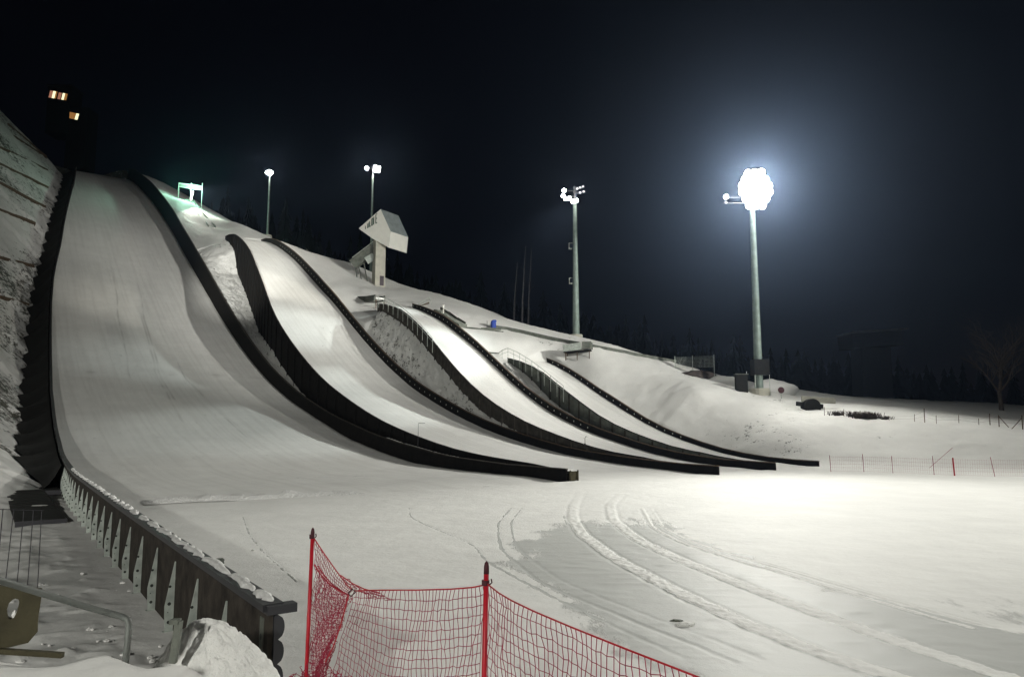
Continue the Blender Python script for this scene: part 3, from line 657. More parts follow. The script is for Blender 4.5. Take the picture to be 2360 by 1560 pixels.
inrun('inrun_track', I2, 1.5, 'green lit inrun dropping straight below the start gate frame', 0.6, M['galv'], M['snow_lump'])

# start gate frame on the slope above the second hill
gx, gy, gz_ = (-91.109, 203.000, 65.741); t = empty('start_gate', (gx, gy, gz_)); tag(t, 'open metal frame with a bright lamp at the head of the inrun', 'start gate')
for dx, dy in ((-3.2, 0.0), (3.2, 0.6), (0.2, 0.2)):
    m = MB(); m.box((dx, dy, 2.6), (0.16, 0.16, 7.2)); m.build('post', M['galv'], t)
m = MB(); m.bar((-3.3, 0, 6.0), (3.3, 0.6, 5.2), 0.25, 0.3); m.bar((-3.3, 0.1, 5.0), (3.3, 0.7, 4.2), 0.12, 0.12); m.build('cross_beam', M['galv'], t)
m = MB(); m.bar((-3.2, 0.4, 5.5), (3.2, 1.0, 4.7), 0.08, 0.9); m.build('cover_sheet', M['board_grey'], t)
m = MB(); m.bar((-3.2, 0.5, 1.2), (0.1, 0.6, 0.8), 0.10, 0.9); m.build('railing', M['board_grey'], t)
m = MB(); m.bar((0.55, -0.3, 1.0), (1.0, -0.3, 3.6), 0.35, 0.35); m.build('lamp', M['lit_lamp'], t)
ld = bpy.data.lights.new("gate_glow", 'POINT'); ld.energy = 5000; ld.color = (0.45, 1.0, 0.72); ld.shadow_soft_size = 0.3
lo = bpy.data.objects.new("gate_glow", ld); C.objects.link(lo); lo.location = (gx + 0.8, gy - 1.6, gz_ + 4.6)
ld = bpy.data.lights.new("gate_spot", 'SPOT'); ld.energy = 12000; ld.color = (1.0, 0.98, 0.86); ld.shadow_soft_size = 0.2; ld.spot_size = R(60)
lo = bpy.data.objects.new("gate_spot", ld); C.objects.link(lo); lo.location = (gx + 3.2, gy - 1.2, gz_ + 4.6)
lo.rotation_euler = (Vector((-77.993, 192.000, 58.254)) - lo.location).to_track_quat('-Z', 'Y').to_euler()

x, y, z = (-102.052, 212.000, 70.834); t = empty('banner', (x, y, z)); tag(t, 'small dark blue banner on the green lit snow beside the start gate', 'banner')
m = MB(); m.box((0, 0, .3), (2.4, .06, 1.1), 0, Matrix.Rotation(0.45, 3, 'Y')); m.build('cloth', M['blue'], t)
m = MB(); m.box((-1.0, .08, .2), (.08, .08, 2.6)); m.box((1.0, .08, -.5), (.08, .08, 2.6)); m.build('stake', M['galv'], t)

# ================================================================== JUDGES TOWER
x, y, z = (-27.517, 150.000, 32.526); t = empty('judges_tower', (x, y, z - 0.3)); tag(t, 'white angular judges tower on one concrete column above the small hills', 'judges tower')
m = MB(); rt = Matrix.Rotation(0.5, 3, 'Z')
m.box((0, 0, 4.6), (2.1, 2.1, 10.2), 0, rt); m.build('column', M['concrete'], t)
m = MB(); pr = [(-4.1, 11.9), (0.45, 15.85), (2.65, 11.1), (2.35, 7.7), (-1.0, 9.6)]
n5 = len(pr); ex = (3.0, 4.2, -0.15)
vs = [(a_, -1.6 - 0.10 * a_, c_) for a_, c_ in pr] + [(a_ + ex[0], -1.6 - 0.10 * a_ + ex[1], c_ + ex[2]) for a_, c_ in pr]
F = [tuple(range(n5)), tuple(range(2 * n5 - 1, n5 - 1, -1))] + [(i, i + n5, (i + 1) % n5 + n5, (i + 1) % n5) for i in range(n5)]
m.add(vs, F[:2] + [F[4], F[5], F[6]][:3], 0); m.add(vs, [F[3]], 1); m.add(vs, [F[2]], 1)
cab = m.build('cabin', [M['white_panel'], M['roof_panel']], t)
m = MB()       # blurred slanting dark letters on the cabin front
rr = rnd(5)
for i, st in enumerate(['I', 'U', 'L', 'D', 'I', 'E']):
    f = i / 5; cx = -2.55 + 2.15 * f; cz = 12.15 + 1.75 * f; w_, h_ = 0.30, 0.34 + 0.62 * f; yy = -1.6 - 0.10 * cx - 0.03
    def bar_(x0, z0, x1, z1): m.bar((cx + x0 * w_, yy, cz + z0 * h_ + x0 * w_ * .8), (cx + x1 * w_, yy, cz + z1 * h_ + x1 * w_ * .8), 0.02, 0.17)
    bar_(-.4, -1, -.4, 1)
    if st in 'UD': bar_(.4, -1, .4, 1); bar_(-.4, -1, .4, -1)
    if st in 'D': bar_(-.4, 1, .4, 1)
    if st in 'LE': bar_(-.4, -1, .5, -1)
    if st == 'E': bar_(-.4, 0, .4, 0); bar_(-.4, 1, .5, 1)
m.build('lettering', M['letters'], cab)
m = MB(); dd = rt @ Vector((0.35, -1.07, 1.05)); m.box(tuple(dd), (0.85, 0.06, 2.0), 0, rt); m.build('door', M['door_dark'], t)
m = MB(); m.bar((-1.1, 0.6, 8.1), (-5.6, 0.9, 4.7), 1.3, 2.0); m.build('stair_box', M['board_grey'], t)
m = MB(); m.bar((-1.3, -0.1, 9.4), (-5.6, 0.2, 6.1), 0.08, 0.10); m.bar((-2.6, -0.2, 5.3), (-1.0, 0.0, 6.4), 0.3, 1.5); m.build('stair_rail', M['galv'], t)
m = MB()
for q in (-5.2, -4.4, -3.2): m.bar((q, 0.5, 5.0), (q + 1.1, 0.1, 0.2), 0.18, 0.18)
m.build('stair_leg', M['board_grey'], t)

# ================================================================== FLOODLIGHT MASTS
def mast(base, top, r0, r1, lamps, label, extras=None, aim=(0, -1, -0.35), drum=(1.3, 0.9), spill=0):
    x, y, z = base; H_ = top - z
    t = empty('floodlight_mast', (x, y, z)); tag(t, label, 'floodlight mast', 'floodlight masts round the ski jumps')
    m = MB(); m.tube([(0, 0, 0.2), (0, 0, H_ * .5), (0, 0, H_)], [r0, (r0 + r1) / 2, r1], 20)
    for q in (0.33, 0.66):
        m.tube([(0, 0, H_ * q), (0, 0, H_ * q + 0.25)], (r0 + (r1 - r0) * q) * 1.06, 20)
    m.build('pole', M['pole'], t, smooth=False)
    m = MB(); m.lathe([(drum[0], -0.6), (drum[0], drum[1] * .8), (drum[0] * .92, drum[1])], n=20); m.build('base', M['concrete'], t)
    m = MB(); zs_ = sorted(set(round(l[1], 2) for l in lamps))
    for zz in zs_:
        xs_ = [l[0] for l in lamps if round(l[1], 2) == zz]
        m.bar((min(xs_ + [0]) - .3, 0, H_ + zz), (max(xs_ + [0]) + .3, 0, H_ + zz), 0.12, 0.12)
    m.bar((0, 0, H_ + min(zs_ + [0]) - .2), (0, 0, H_ + max(zs_ + [0.1]) + .2), 0.2, 0.2)
    m.build('head_frame', M['steel_dark'], t)
    q0 = Vector(aim).normalized().to_track_quat('-Z', 'Y')
    for lx, lz, on, rad in lamps:
        m = MB(); prof = [(rad * .45, 0.34), (rad * .8, 0.22), (rad, 0.0), (rad * 1.06, -0.05)]
        m.lathe(prof, n=14); hd = m.build('lamp_head', M['steel_dark'], t, smooth=False)
        hd.location = (lx, -0.35, H_ + lz); hd.rotation_mode = 'QUATERNION'; hd.rotation_quaternion = q0
        m = MB(); m.lathe([(rad * .93, -0.075), (rad * .93, -0.062)], n=14); m.build('lens', M['lens'] if on else M['lens_off'], hd)
    for e in (extras or []): e(t, H_)
    if spill:
        ld = bpy.data.lights.new("spill_light", 'POINT'); ld.energy = spill; ld.color = WHITE; ld.shadow_soft_size = 0.6
        lo = bpy.data.objects.new("spill_light", ld); C.objects.link(lo); lo.location = (x, y - 2.6, z + H_ + 1.2)
    return t
def cage(t, H_):
    m = MB(); m.box((0.2, 0, 3.6), (2.0, 1.9, 2.1)); m.build('equipment_box', M['mat_black'], t)
    m = MB()
    for q in (-1.9, -0.75, 1.15): m.box((q, -0.9, 1.3), (0.06, 0.06, 3.4))
    m.build('cage_post', M['galv'], t)
def side_boxes(t, H_):
    for q in (H_ * .40, H_ * .66):
        m = MB(); m.box((-0.85, 0, q), (0.55, 0.6, 0.10)); m.box((-1.08, 0, q + .5), (0.05, 0.5, 1.0)); m.box((-0.75, 0, q + 1.0), (0.7, 0.05, 0.05)); m.build('rest_platform', M['galv'], t)
b4 = (33.382, 100.000, 8.198); h4 = (34.807, 100.000, 34.566)
mast(b4, h4[2], 0.58, 0.36, [(0.35 + (i - (n_ - 1) / 2) * (.92 + .05 * math.sin(zz * 7 + i)), zz + .08 * math.sin(i * 5 + zz), 1, .56) for zz, n_ in ((-0.3, 3), (0.6, 4), (1.5, 5), (2.45, 5), (3.4, 4), (4.3, 3)) for i in range(n_)] + [(-3.7, .9, 1, .34), (-3.75, .1, 0, .2)],
     'nearest thick pale mast whose lamp cluster glares white, dark box round its foot', [cage], drum=(1.45, 0.75), spill=6000)
b3 = (10.928, 125.000, 18.679); h3 = (11.160, 125.000, 42.133)
mast(b3, h3[2], 0.60, 0.32, [(-1.9, 2.3, 1, .34), (-2.05, 1.3, 1, .36), (-1.6, .8, 1, .36), (-1.0, .9, 1, .36), (-.3, .3, 1, .40), (.25, .45, 1, .36), (.4, 2.6, 0, .2), (.9, 2.8, 0, .2), (1.4, 3.0, 0, .2), (.9, 1.9, 0, .2), (1.5, 2.1, 0, .2)],
     'tall pale mast on a round foot beside the snow ridge, several lamps unlit', [side_boxes], drum=(1.1, 0.6), spill=1200)
b2 = (-36.914, 190.000, 41.087); h2 = (-37.310, 190.000, 69.855)
mast(b2, h2[2], 0.34, 0.26, [(-1.6, 1.5, 1, .5), (0.7, 1.0, 1, .5), (1.5, .8, 1, .5), (0.7, 1.9, 1, .5), (1.6, 1.7, 1, .5), (1.1, 1.4, 1, .5)], 'slender mast rising behind the white judges tower, one small lamp and one big', spill=4000)  # extra lamp heads bunched on one side to imitate the big lamp's glare
b1 = (-72.755, 215.000, 58.897); h1 = (-72.825, 215.000, 78.077)
mast(b1, h1[2], 0.34, 0.24, [(0.1, .3, 1, .5), (-.7, .8, 1, .5), (.6, .9, 1, .5), (0.0, 1.2, 1, .5)], 'farthest slender mast behind the crest of the second hill', spill=4000)  # single lamp padded out with added heads to imitate its glare
mast((84.5, 36.7, gz(84.5, 36.7)), 33.6, 0.5, 0.34, [(-1.5 + i, zz, 1, .40) for i in range(4) for zz in (.3, 1.2)], 'mast beyond the bright side of the snowfield', aim=(-1, .4, -.5))
mast((60.0, -10.8, gz(60, -10.8)), 29.5, 0.5, 0.34, [(-1.5 + i, zz, 1, .40) for i in range(4) for zz in (.3, 1.2)], 'mast at the near end of the bright side of the snowfield', aim=(-1, .9, -.4))
mast((-14.0, -30.6, gz(-14, -30.6)), 16.5, 0.4, 0.3, [(-.6, .3, 1, .34), (.6, .3, 1, .34)], 'short mast behind the viewer', aim=(0, 1, -.2))

# ================================================================== INRUN TOWER OF THE BIG HILL (lit windows high in the dark)
x, y, z = (-186.701, 290.000, 130.017); t = empty('inrun_tower', (x, y, z - 26)); tag(t, 'dark tower high on the hillside with three glowing windows', 'tower')
m = MB(); m.box((0.5, 4.6, 28), (9.6, 8.0, 20)); m.box((8.5, 4.6, 16), (8.4, 7.4, 26)); m.build('wall', M['mat_black'], t)
m = MB(); m.box((0.5, 4.5, 38.2), (10.6, 8.8, 0.5)); m.build('roof', M['steel_dark'], t)
def window(cx, cy, cz, w_, h_, panes, tilt):
    rot = Matrix.Rotation(tilt, 3, 'Y')
    m = MB(); m.box((cx, cy, cz), (w_ + .3, 0.1, h_ + .3), 0, rot); f = m.build('window', M['steel_dark'], t)
    for fx, fw, mt_ in panes:
        m = MB(); d = rot @ Vector((fx * w_, -0.07, 0)); m.box((cx + d.x, cy + d.y, cz + d.z), (fw * w_, 0.04, h_), 0, rot); m.build('pane', mt_, f)
window(-1.9, 0.5, 34.3, 3.2, 3.0, [(-.28, .40, M['lit_pink']), (0.10, .34, M['lit_white']), (.38, .18, M['lit_amber'])], 0.16)
window(2.1, 0.5, 33.5, 4.0, 2.8, [(-.32, .32, M['lit_pink']), (.06, .24, M['lit_white']), (.32, .26, M['lit_amber'])], 0.16)
window(6.4, 0.8, 25.4, 5.2, 2.6, [(-.12, .74, M['lit_amber']), (.38, .22, M['lit_white'])], 0.22)

# ================================================================== TERRACE LOGS LEFT OF THE BIG HILL
LG = [((32,298),(112,345)),((42,322),(106,362)),((0,341),(109,391)),((0,379),(115,433)),((0,423),(106,478)),((0,485),(80,516)),((0,596),(77,615)),((0,687),(65,704))]
LGP = [((-147.63, 210.30, 90.65),(-148.78, 228.18, 88.66)),((-142.08, 204.87, 85.30),(-147.96, 226.73, 87.79)),((-126.73, 176.45, 71.95),(-135.45, 208.54, 77.43)),((-119.11, 166.28, 64.07),(-123.08, 190.19, 66.24)),((-112.01, 156.85, 56.36),(-112.56, 173.50, 55.95)),((-103.70, 145.83, 47.08),(-104.90, 158.58, 47.79)),((-91.75, 130.01, 33.58),(-92.56, 140.50, 34.32)),((-82.75, 117.98, 24.37),(-83.27, 125.78, 24.41))]
NM = ['topmost', 'second from the top', 'third from the top', 'fourth from the top', 'fifth from the top', 'third from the bottom', 'second from the bottom', 'lowest']
for (p, q), nm in zip(LGP, NM):
    p, q = Vector(p), Vector(q); t = empty('terrace_edge', q); tag(t, 'dark timber terrace edge on the spectator slope, %s of the row' % nm, 'terrace edge', 'timber terrace edges beside the tallest hill')
    d = (p - q); m = MB(); n_s = 7; rr = rnd(int(p.x * 10))
    pts = [(d * (i / n_s) * 1.15 + Vector((0, 0, 0.10 + rr.uniform(-.10, .06)))) for i in range(n_s + 1)]
    for a_, c_ in zip(pts[:-1], pts[1:]): m.bar(a_, c_, 0.40, 0.62)
    m.build('timber', M['wood'], t)
    m = MB()
    for i in range(0, n_s + 1, 2): m = MB(); m.box(tuple(pts[i] + Vector((0.1, -0.22, -0.2))), (0.14, 0.14, 1.0)); m.build('peg', M['wood'], t)

# dark board walkway outside the left wall of the big hill
for j, (a0_, a1_, b_, w_) in enumerate([(38.5, 54, 2.35, 1.9), (56, 78, 3.6, 1.6)]):
    p0 = W(a0_, b_, float(ground_z(a0_, b_)) + 0.12); t = empty('walkway', p0)
    tag(t, ['dark board walkway with a black front edge beside the near wall', 'upper stretch of dark boards climbing beside the near wall'][j], 'walkway')
    m = MB(); nn_ = int((a1_ - a0_) / 0.8)
    for i in range(nn_):
        aa_ = a0_ + i * 0.8; zz = float(ground_z(aa_, b_, False)) + 0.12
        m.bar(W(aa_, b_ - w_ / 2, zz), W(aa_, b_ + w_ / 2, zz), 0.74, 0.07)
    o = m.build('board', M['mat_black'], t); o.data.transform(Matrix.Translation(-Vector(p0)))
    m = MB(); m.bar(W(a0_ - .42, b_ - w_ / 2, p0[2] - .15), W(a0_ - .42, b_ + w_ / 2, p0[2] - .15), 0.06, 0.42); o = m.build('front_edge', M['steel_dark'], t); o.data.transform(Matrix.Translation(-Vector(p0)))

# ================================================================== SMALL THINGS ON THE RIGHT-HAND SLOPE
def polyline_strip(name, pts, w_, h_, mt_, label, cat):
    p0 = Vector(pts[0]); m = MB()
    for p, q in zip(pts[:-1], pts[1:]): m.bar(Vector(p) - p0 + Vector((0, 0, h_ / 2 - .05)), (Vector(q) - p0) + (Vector(q) - Vector(p)) * .01 + Vector((0, 0, h_ / 2 - .05)), w_, h_)
    o = m.build(name, mt_); o.location = p0; tag(o, label, cat); return o
polyline_strip('retaining_kerb', [(-2.79, 118.05, 19.43),(-0.70, 117.83, 19.12),(1.38, 117.13, 18.61),(3.78, 116.20, 17.94),(6.11, 115.02, 17.26),(8.38, 113.59, 16.62),(10.08, 111.63, 16.08)], 0.4, 0.55, M['board_grey'], 'long grey kerb crossing the snow from the blue cover to the small stand', 'kerb')
polyline_strip('retaining_kerb', [(11.83, 110.17, 15.66),(14.23, 109.73, 15.16),(16.94, 110.53, 14.72),(19.67, 111.34, 14.27),(22.70, 113.38, 13.98),(25.71, 116.18, 13.74)], 0.35, 0.45, M['board_grey'], 'thin dark kerb running from the small stand down to the mesh fence', 'kerb')
polyline_strip('retaining_kerb', [(-8.45, 117.03, 19.50),(-6.22, 116.81, 19.27),(-3.80, 116.84, 18.99),(-1.38, 116.63, 18.62)], 0.25, 0.22, M['board_grey'], 'short thin edging line in snow near the grey stairway', 'kerb')
polyline_strip('retaining_kerb', [(-3.89, 110.03, 14.74),(-2.92, 110.04, 14.61),(-1.95, 110.05, 14.54)], 0.25, 0.25, M['board_grey'], 'short dark edging at the head of the smallest hill railing', 'kerb')

x, y, z = (-3.00, 117.80, 19.39); t = empty('covered_machine', (x, y, z)); tag(t, 'upright machine under a bright blue hooded cover on a grey slab', 'covered machine')
m = MB(); m.lathe([(.44, 0), (.46, .5), (.44, .95), (.40, 1.15), (.28, 1.32), (.10, 1.40)], n=12); m.tube([(.05, -.05, 1.15), (.35, -.1, 1.22), (.52, -.12, 1.12)], [.28, .2, .08], 8); m.build('cover', M['blue'], t)
m = MB(); m.box((-.35, 0, -.12), (3.2, 1.5, .34)); m.build('slab', M['board_grey'], t)
m = MB(); m.box((-1.0, -.1, .6), (.06, .06, 1.3)); m.build('rod', M['steel_dark'], t)

# grey stair flight beside the third hill
ps = [(-12.37, 122.72, 22.59),(-10.72, 120.58, 21.48),(-9.08, 117.97, 20.12),(-7.72, 116.56, 19.23)]
p0 = Vector(ps[0]); t = empty('stairway', p0); tag(t, 'dark grey stair flight against the outer edge of the third hill', 'stairway')
m = MB()
for p, q in zip(ps[:-1], ps[1:]):
    for i in range(6):
        a_ = Vector(p).lerp(Vector(q), i / 6) - p0; m.box(tuple(a_ + Vector((0, 0, .35))), (.55, 1.5, .5), 0, Matrix.Rotation(ROT, 3, 'Z'))
m.build('tread', M['board_grey'], t)
m = MB()
for p, q in zip(ps[:-1], ps[1:]): m.bar(Vector(p) - p0 + Vector((.3, .4, .95)), Vector(q) - p0 + Vector((.3, .4, .85)), .08, .45)
m.build('side_panel', M['board_grey'], t)
x, y, z = (-11.29, 120.57, 21.55); t = MB(); t.box((0, 0, 1.0), (.14, .14, 2.1)); t.box((0, 0, 2.1), (.26, .2, .2)); o = t.build('marker_post', M['white_panel']); o.location = (x, y, z); tag(o, 'white post standing beside the grey stair flight', 'post')

x, y, z = (-15.07, 129.49, 25.00); t = empty('barrier_frame', (x, y, z)); tag(t, 'slanted white rail frame beside the top of the third hill', 'barrier')
m = MB(); m.bar((-1.6, 0, .3), (.5, .1, 1.5), .08, .08); m.bar((-1.0, 0, .1), (.8, .1, 1.0), .08, .08); m.bar((.5, .1, 1.5), (.8, .1, .2), .08, .08); m.bar((-1.6, 0, .3), (-1.3, 0, -.1), .08, .08); m.build('rail', M['galv'], t)
m = MB(); m.box((-.5, .3, .2), (1.8, .8, .12), 0, Matrix.Rotation(-.4, 3, 'Y')); m.build('plank', M['wood'], t)

# coaches' stand
x, y, z = (9.94, 108.85, 14.05); t = empty('coach_stand', (x, y, z)); tag(t, 'small grey panelled stand on stilts on the snow slope', 'coach stand')
rz_ = Matrix.Rotation(-.25, 3, 'Z')
def rb_(m, c, d, tilt=0.0): m.box(tuple(rz_ @ Vector(c)), d, 0, rz_ @ Matrix.Rotation(tilt, 3, 'Y'))
m = MB(); rb_(m, (-.2, 0, .75), (4.0, 2.0, .16), -.05); m.build('deck', M['board'], t)
m = MB(); rb_(m, (-.9, -1.0, 1.35), (2.7, .08, 1.05), -.10); m.build('front_panel', M['galv'], t)
m = MB(); rb_(m, (1.2, -.9, 1.62), (1.3, .08, 1.0), 0); rb_(m, (1.85, 0, 1.6), (.08, 1.8, 1.0)); m.build('side_panel', M['board_grey'], t)
m = MB(); rb_(m, (-2.2, -.1, 1.3), (.08, 1.8, .95)); m.build('end_panel', M['galv'], t)
m = MB()
for q in (-1.9, -.2, 1.6): rb_(m, (q, -.7, .1), (.12, .12, 1.3)); rb_(m, (q, .7, .3), (.12, .12, 1.3))
m.build('stilt', M['wood'], t)

# mesh fence and dark heap near the nearest mast
p, q = (24.320, 110.000, 12.461), (29.051, 106.000, 12.352)
t = empty('mesh_fence', p); tag(t, 'faint metal mesh fence panels standing above a dark heap', 'fence')
d = Vector(q) - Vector(p)
for f in (0, .46, 1.0): m = MB(); m.box(tuple(d * f + Vector((0, 0, .1))), (.08, .08, 3.3)); m.build('post', M['galv'], t)
for (f0, f1) in ((0.01, .45), (.47, .99)):
    m = MB(); n_s = 16
    for i in range(n_s + 1):
        c_ = d * (f0 + (f1 - f0) * i / n_s); m.box(tuple(c_ + Vector((0, 0, .75))), (.018, .018, 1.6))
    for i in range(9): m.bar(d * f0 + Vector((0, 0, -.02 + .2 * i)), d * f1 + Vector((0, 0, -.02 + .2 * i)), .018, .018)
    m.build('mesh_panel', M['galv'], t)
def lump(name, c, r, mt_, seed, label=None, cat=None, sub=3, amp=.18, kind=None, flat=True, group=None):
    bm = bmesh.new(); bmesh.ops.create_icosphere(bm, subdivisions=sub, radius=1); rg = np.random.RandomState(seed); ph = rg.rand(6) * 9
    for v in bm.verts:
        d = v.co; f = 1 + amp * (math.sin(d.x * 3 + ph[0]) * math.sin(d.y * 4 + ph[1]) + .6 * math.sin(d.z * 6 + ph[2] + d.x * 5) + .5 * math.sin(d.y * 11 + ph[3]) * math.sin(d.x * 9 + ph[4]))
        v.co = Vector((d.x * r[0] * f, d.y * r[1] * f, d.z * r[2] * f))
    me = bpy.data.meshes.new(name); bm.to_mesh(me); bm.free(); me.materials.append(mt_)
    me.polygons.foreach_set('use_smooth', [not flat] * len(me.polygons))
    o = bpy.data.objects.new(name, me); C.objects.link(o); o.location = c; tag(o, label, cat, group, kind); return o
lump('earth_heap', (26.828, 108.000, 11.105), (2.6, 1.6, .85), M['tarp'], 4, 'dark earth heap on the snow under the mesh fence panels', 'heap')
lump('snow_heap', (30.596, 106.000, 10.046), (2.6, 1.8, 1.0), M['snow_lump'], 9, 'grey rounded snow heap beside the dark earth heap', 'snow heap', flat=False, amp=.1)
lump('snow_heap', (36.442, 104.000, 8.841), (3.4, 2.0, 1.5), M['snow_rough'], 12, 'snow heap sloping away behind the foot of the nearest mast', 'snow heap', flat=False, amp=.1)
x, y, z = (30.67, 98.42, 8.42); t = empty('cabinet', (x, y, z)); tag(t, 'dark green equipment cabinet just beside the nearest mast foot', 'cabinet')
m = MB(); m.box((-.1, .2, 1.1), (1.5, .9, 2.4)); m.build('body', M['mat_black'], t); m = MB(); m.box((-.1, .2, 2.36), (1.7, 1.1, .08)); m.build('lid', M['board_grey'], t)
x, y, z = (35.53, 97.77, 7.54); t = empty('round_sign', (x, y, z)); tag(t, 'small dull red round sign on a post in the snow', 'sign')
m = MB(); m.tube([(0, 0, 1.1), (0, -.06, 1.1)], .42, 16); m.build('disc', M['red_dark'], t); m = MB(); m.box((0, .04, .5), (.07, .07, 1.4)); m.build('post', M['galv'], t)
x, y, z = (37.15, 92.16, 5.96); t = empty('culvert', (x, y, z)); tag(t, 'black round pipe mouth under a short concrete wall in the bank', 'culvert')
m = MB(); m.tube([(0, -.6, .35), (0, .9, .35)], 1.0, 22); m.build('pipe', M['mat_black'], t)
m = MB(); m.bar((-.9, .6, 1.35), (3.4, .9, 1.1), .3, .7); m.build('head_wall', M['concrete'], t)
m = MB(); m.bar((-1.9, -.3, .75), (-.3, .2, .6), .3, .5); m.bar((.6, -.2, .5), (1.4, .1, .4), .4, .5); m.build('side_wall', M['mat_black'], t)
for i, (px_, s_) in enumerate([((39.06, 89.22, 5.28), .5), ((40.66, 88.73, 5.12), .6), ((41.47, 87.75, 4.91), .9), ((42.60, 87.75, 4.91), .7), ((43.78, 87.26, 4.76), .3)]):
    m = MB(); rg = random.Random(20 + i)
    for q in range(int(130 * s_) + 40):
        bx_, by_ = rg.gauss(0, .5 * s_ + .15), rg.gauss(0, .25); hh_ = rg.uniform(.15, .75) * (s_ + .25)
        tx_ = bx_ + rg.gauss(0, .2); m.tube([(bx_, by_, -.1), (tx_, by_ + rg.gauss(0, .1), hh_)], [.045, .02], 3, caps=False)
    o = m.build('shrub', M['tarp']); o.location = px_; tag(o, ['low dark shrub just past the black pipe mouth', 'flat dark shrub second along the bank crest', 'dark shrub third along the bank crest', 'biggest dark shrub on the bank crest', 'tiny shrub last along the bank crest'][i], 'shrub')

# far red safety net at the foot of the bank
FN = [(1915,1050,1087),(1991,1050,1083),(2058,1052,1089),(2153,1055,1094),(2200,1058,1096),(2293,1060,1098)]
FB = [(28.07, 65.99, 0.05),(30.98, 65.99, 0.05),(32.66, 64.28, 0.05),(34.98, 62.14, 0.05),(36.06, 61.12, 0.05),(38.71, 60.14, 0.05),(42.44, 59.18, 0.05)]
t = empty('safety_net', FB[0]); tag(t, 'distant faint red safety net on thin poles along the foot of the bank', 'safety net')
for i, p in enumerate(FB):
    q = Vector(p) - Vector(FB[0]); m = MB(); thick = .06 if i == 4 else .022
    m.tube([tuple(q), tuple(q + Vector((-.05 if i != 5 else -.25, 0, 1.45 + .1 * (i % 2))))], thick, 8); m.build('pole', M['red'] if i == 4 else M['red_net'], t)
m = MB()
for i in range(len(FB) - 1):
    p, q = Vector(FB[i]) - Vector(FB[0]), Vector(FB[i + 1]) - Vector(FB[0]); n_s = int((q - p).length / .16)
    for h_ in (.08, .4, .7, 1.0, 1.32): m.bar(p + Vector((0, 0, h_)), q + Vector((0, 0, h_ - .04)), .006, .006)
    for j in range(n_s): c_ = p.lerp(q, j / n_s); m.box((c_.x, c_.y, .72), (.005, .005, 1.25))
m.build('net', M['red_net'], t)
x, y, z = FB[3]; m = MB(); m.tube([(-.2, .3, .55), (2.2, .9, 2.2)], .016, 6); o = m.build('slalom_pole', M['red_net']); o.location = (x, y, z); tag(o, 'thin pole leaning across the distant red net', 'pole')

# wire fence on top of the bank
WB = [(37.39, 88.97, 5.23),(39.51, 88.49, 5.07),(42.25, 87.26, 4.76),(43.73, 86.28, 4.55),(46.56, 86.04, 4.45),(47.86, 86.29, 4.50),(48.79, 85.55, 4.30),(51.68, 86.06, 4.25),(53.52, 85.33, 4.05),(54.81, 85.34, 4.00),(55.19, 84.35, 3.81),(57.16, 83.37, 3.58),(59.49, 82.40, 3.30)]
t = empty('wire_fence', WB[0]); tag(t, 'thin post and wire fence along the top of the bank', 'fence')
hs = [1.0, .9, .8, .6, .9, 1.5, .9, 1.0, .8, 1.4, 1.4, 1.6, 1.3]
for p, h_ in zip(WB, hs):
    q = Vector(p) - Vector(WB[0]); m = MB(); m.tube([tuple(q - Vector((0, 0, .3))), tuple(q + Vector((.03, 0, h_)))], .035 + .02 * (h_ > 1.2), 6); m.build('post', M['wood'], t)
m = MB()
for i in range(len(WB) - 1):
    p, q = Vector(WB[i]) - Vector(WB[0]), Vector(WB[i + 1]) - Vector(WB[0])
    for f in (.4, .8): m.bar(p + Vector((0, 0, hs[i] * f)), q + Vector((0, 0, hs[i + 1] * f)), .012, .012)
q = Vector(WB[10]) - Vector(WB[0]); m.bar(q + Vector((0, 0, 1.3)), q + Vector((1.2, 0, -.1)), .06, .06); q = Vector(WB[11]) - Vector(WB[0]); m.bar(q + Vector((0, 0, 1.3)), q + Vector((-1.4, 0, -.1)), .06, .06)
m.build('wire', M['wood'], t)

# measuring poles on the landing slopes
x, y, z = (-8.393, 66.500, 2.878); t = empty('measuring_pole', (x, y, z)); tag(t, 'thin dark measuring pole with a short arm at the edge of the second hill', 'measuring pole')
m = MB(); m.tube([(0, 0, -.6), (.04, 0, 1.42)], .018, 6); m.build('pole', M['steel_dark'], t); m = MB(); m.tube([(.04, 0, 1.42), (.62, 0, 1.42)], .018, 6); m.build('arm', M['steel_dark'], t)
x, y, z = (7.226, 74.000, 2.292); t = empty('measuring_pole', (x, y, z)); tag(t, 'short hooked measuring pole at the edge of the third hill', 'measuring pole')
m = MB(); m.tube([(0, 0, -.5), (.02, 0, .55), (.10, 0, .72), (.24, 0, .66)], .022, 6); m.build('pole', M['steel_dark'], t); m = MB(); m.box((0, -.03, -.05), (.16, .05, .16)); m.build('plate', M['steel_dark'], t)

# ================================================================== FOREGROUND LEFT
# handrail
t = empty('handrail', (-3.199, 6.400, 2.367)); tag(t, 'galvanised tube handrail bending down into the snow in the foreground', 'handrail')
o0 = Vector((-3.199, 6.400, 2.367))
pts = [(-3.959, 5.600, 3.212),(-3.930, 5.850, 3.102),(-3.744, 6.100, 2.947),(-3.529, 6.350, 2.786),(-3.313, 6.500, 2.672),(-3.260, 6.500, 2.648),(-3.236, 6.480, 2.607),(-3.224, 6.450, 2.474),(-3.209, 6.400, 2.298)]
m = MB(); m.tube([tuple(Vector(p) - o0) for p in pts], .027, 12); m.build('tube', M['rail'], t, smooth=True)
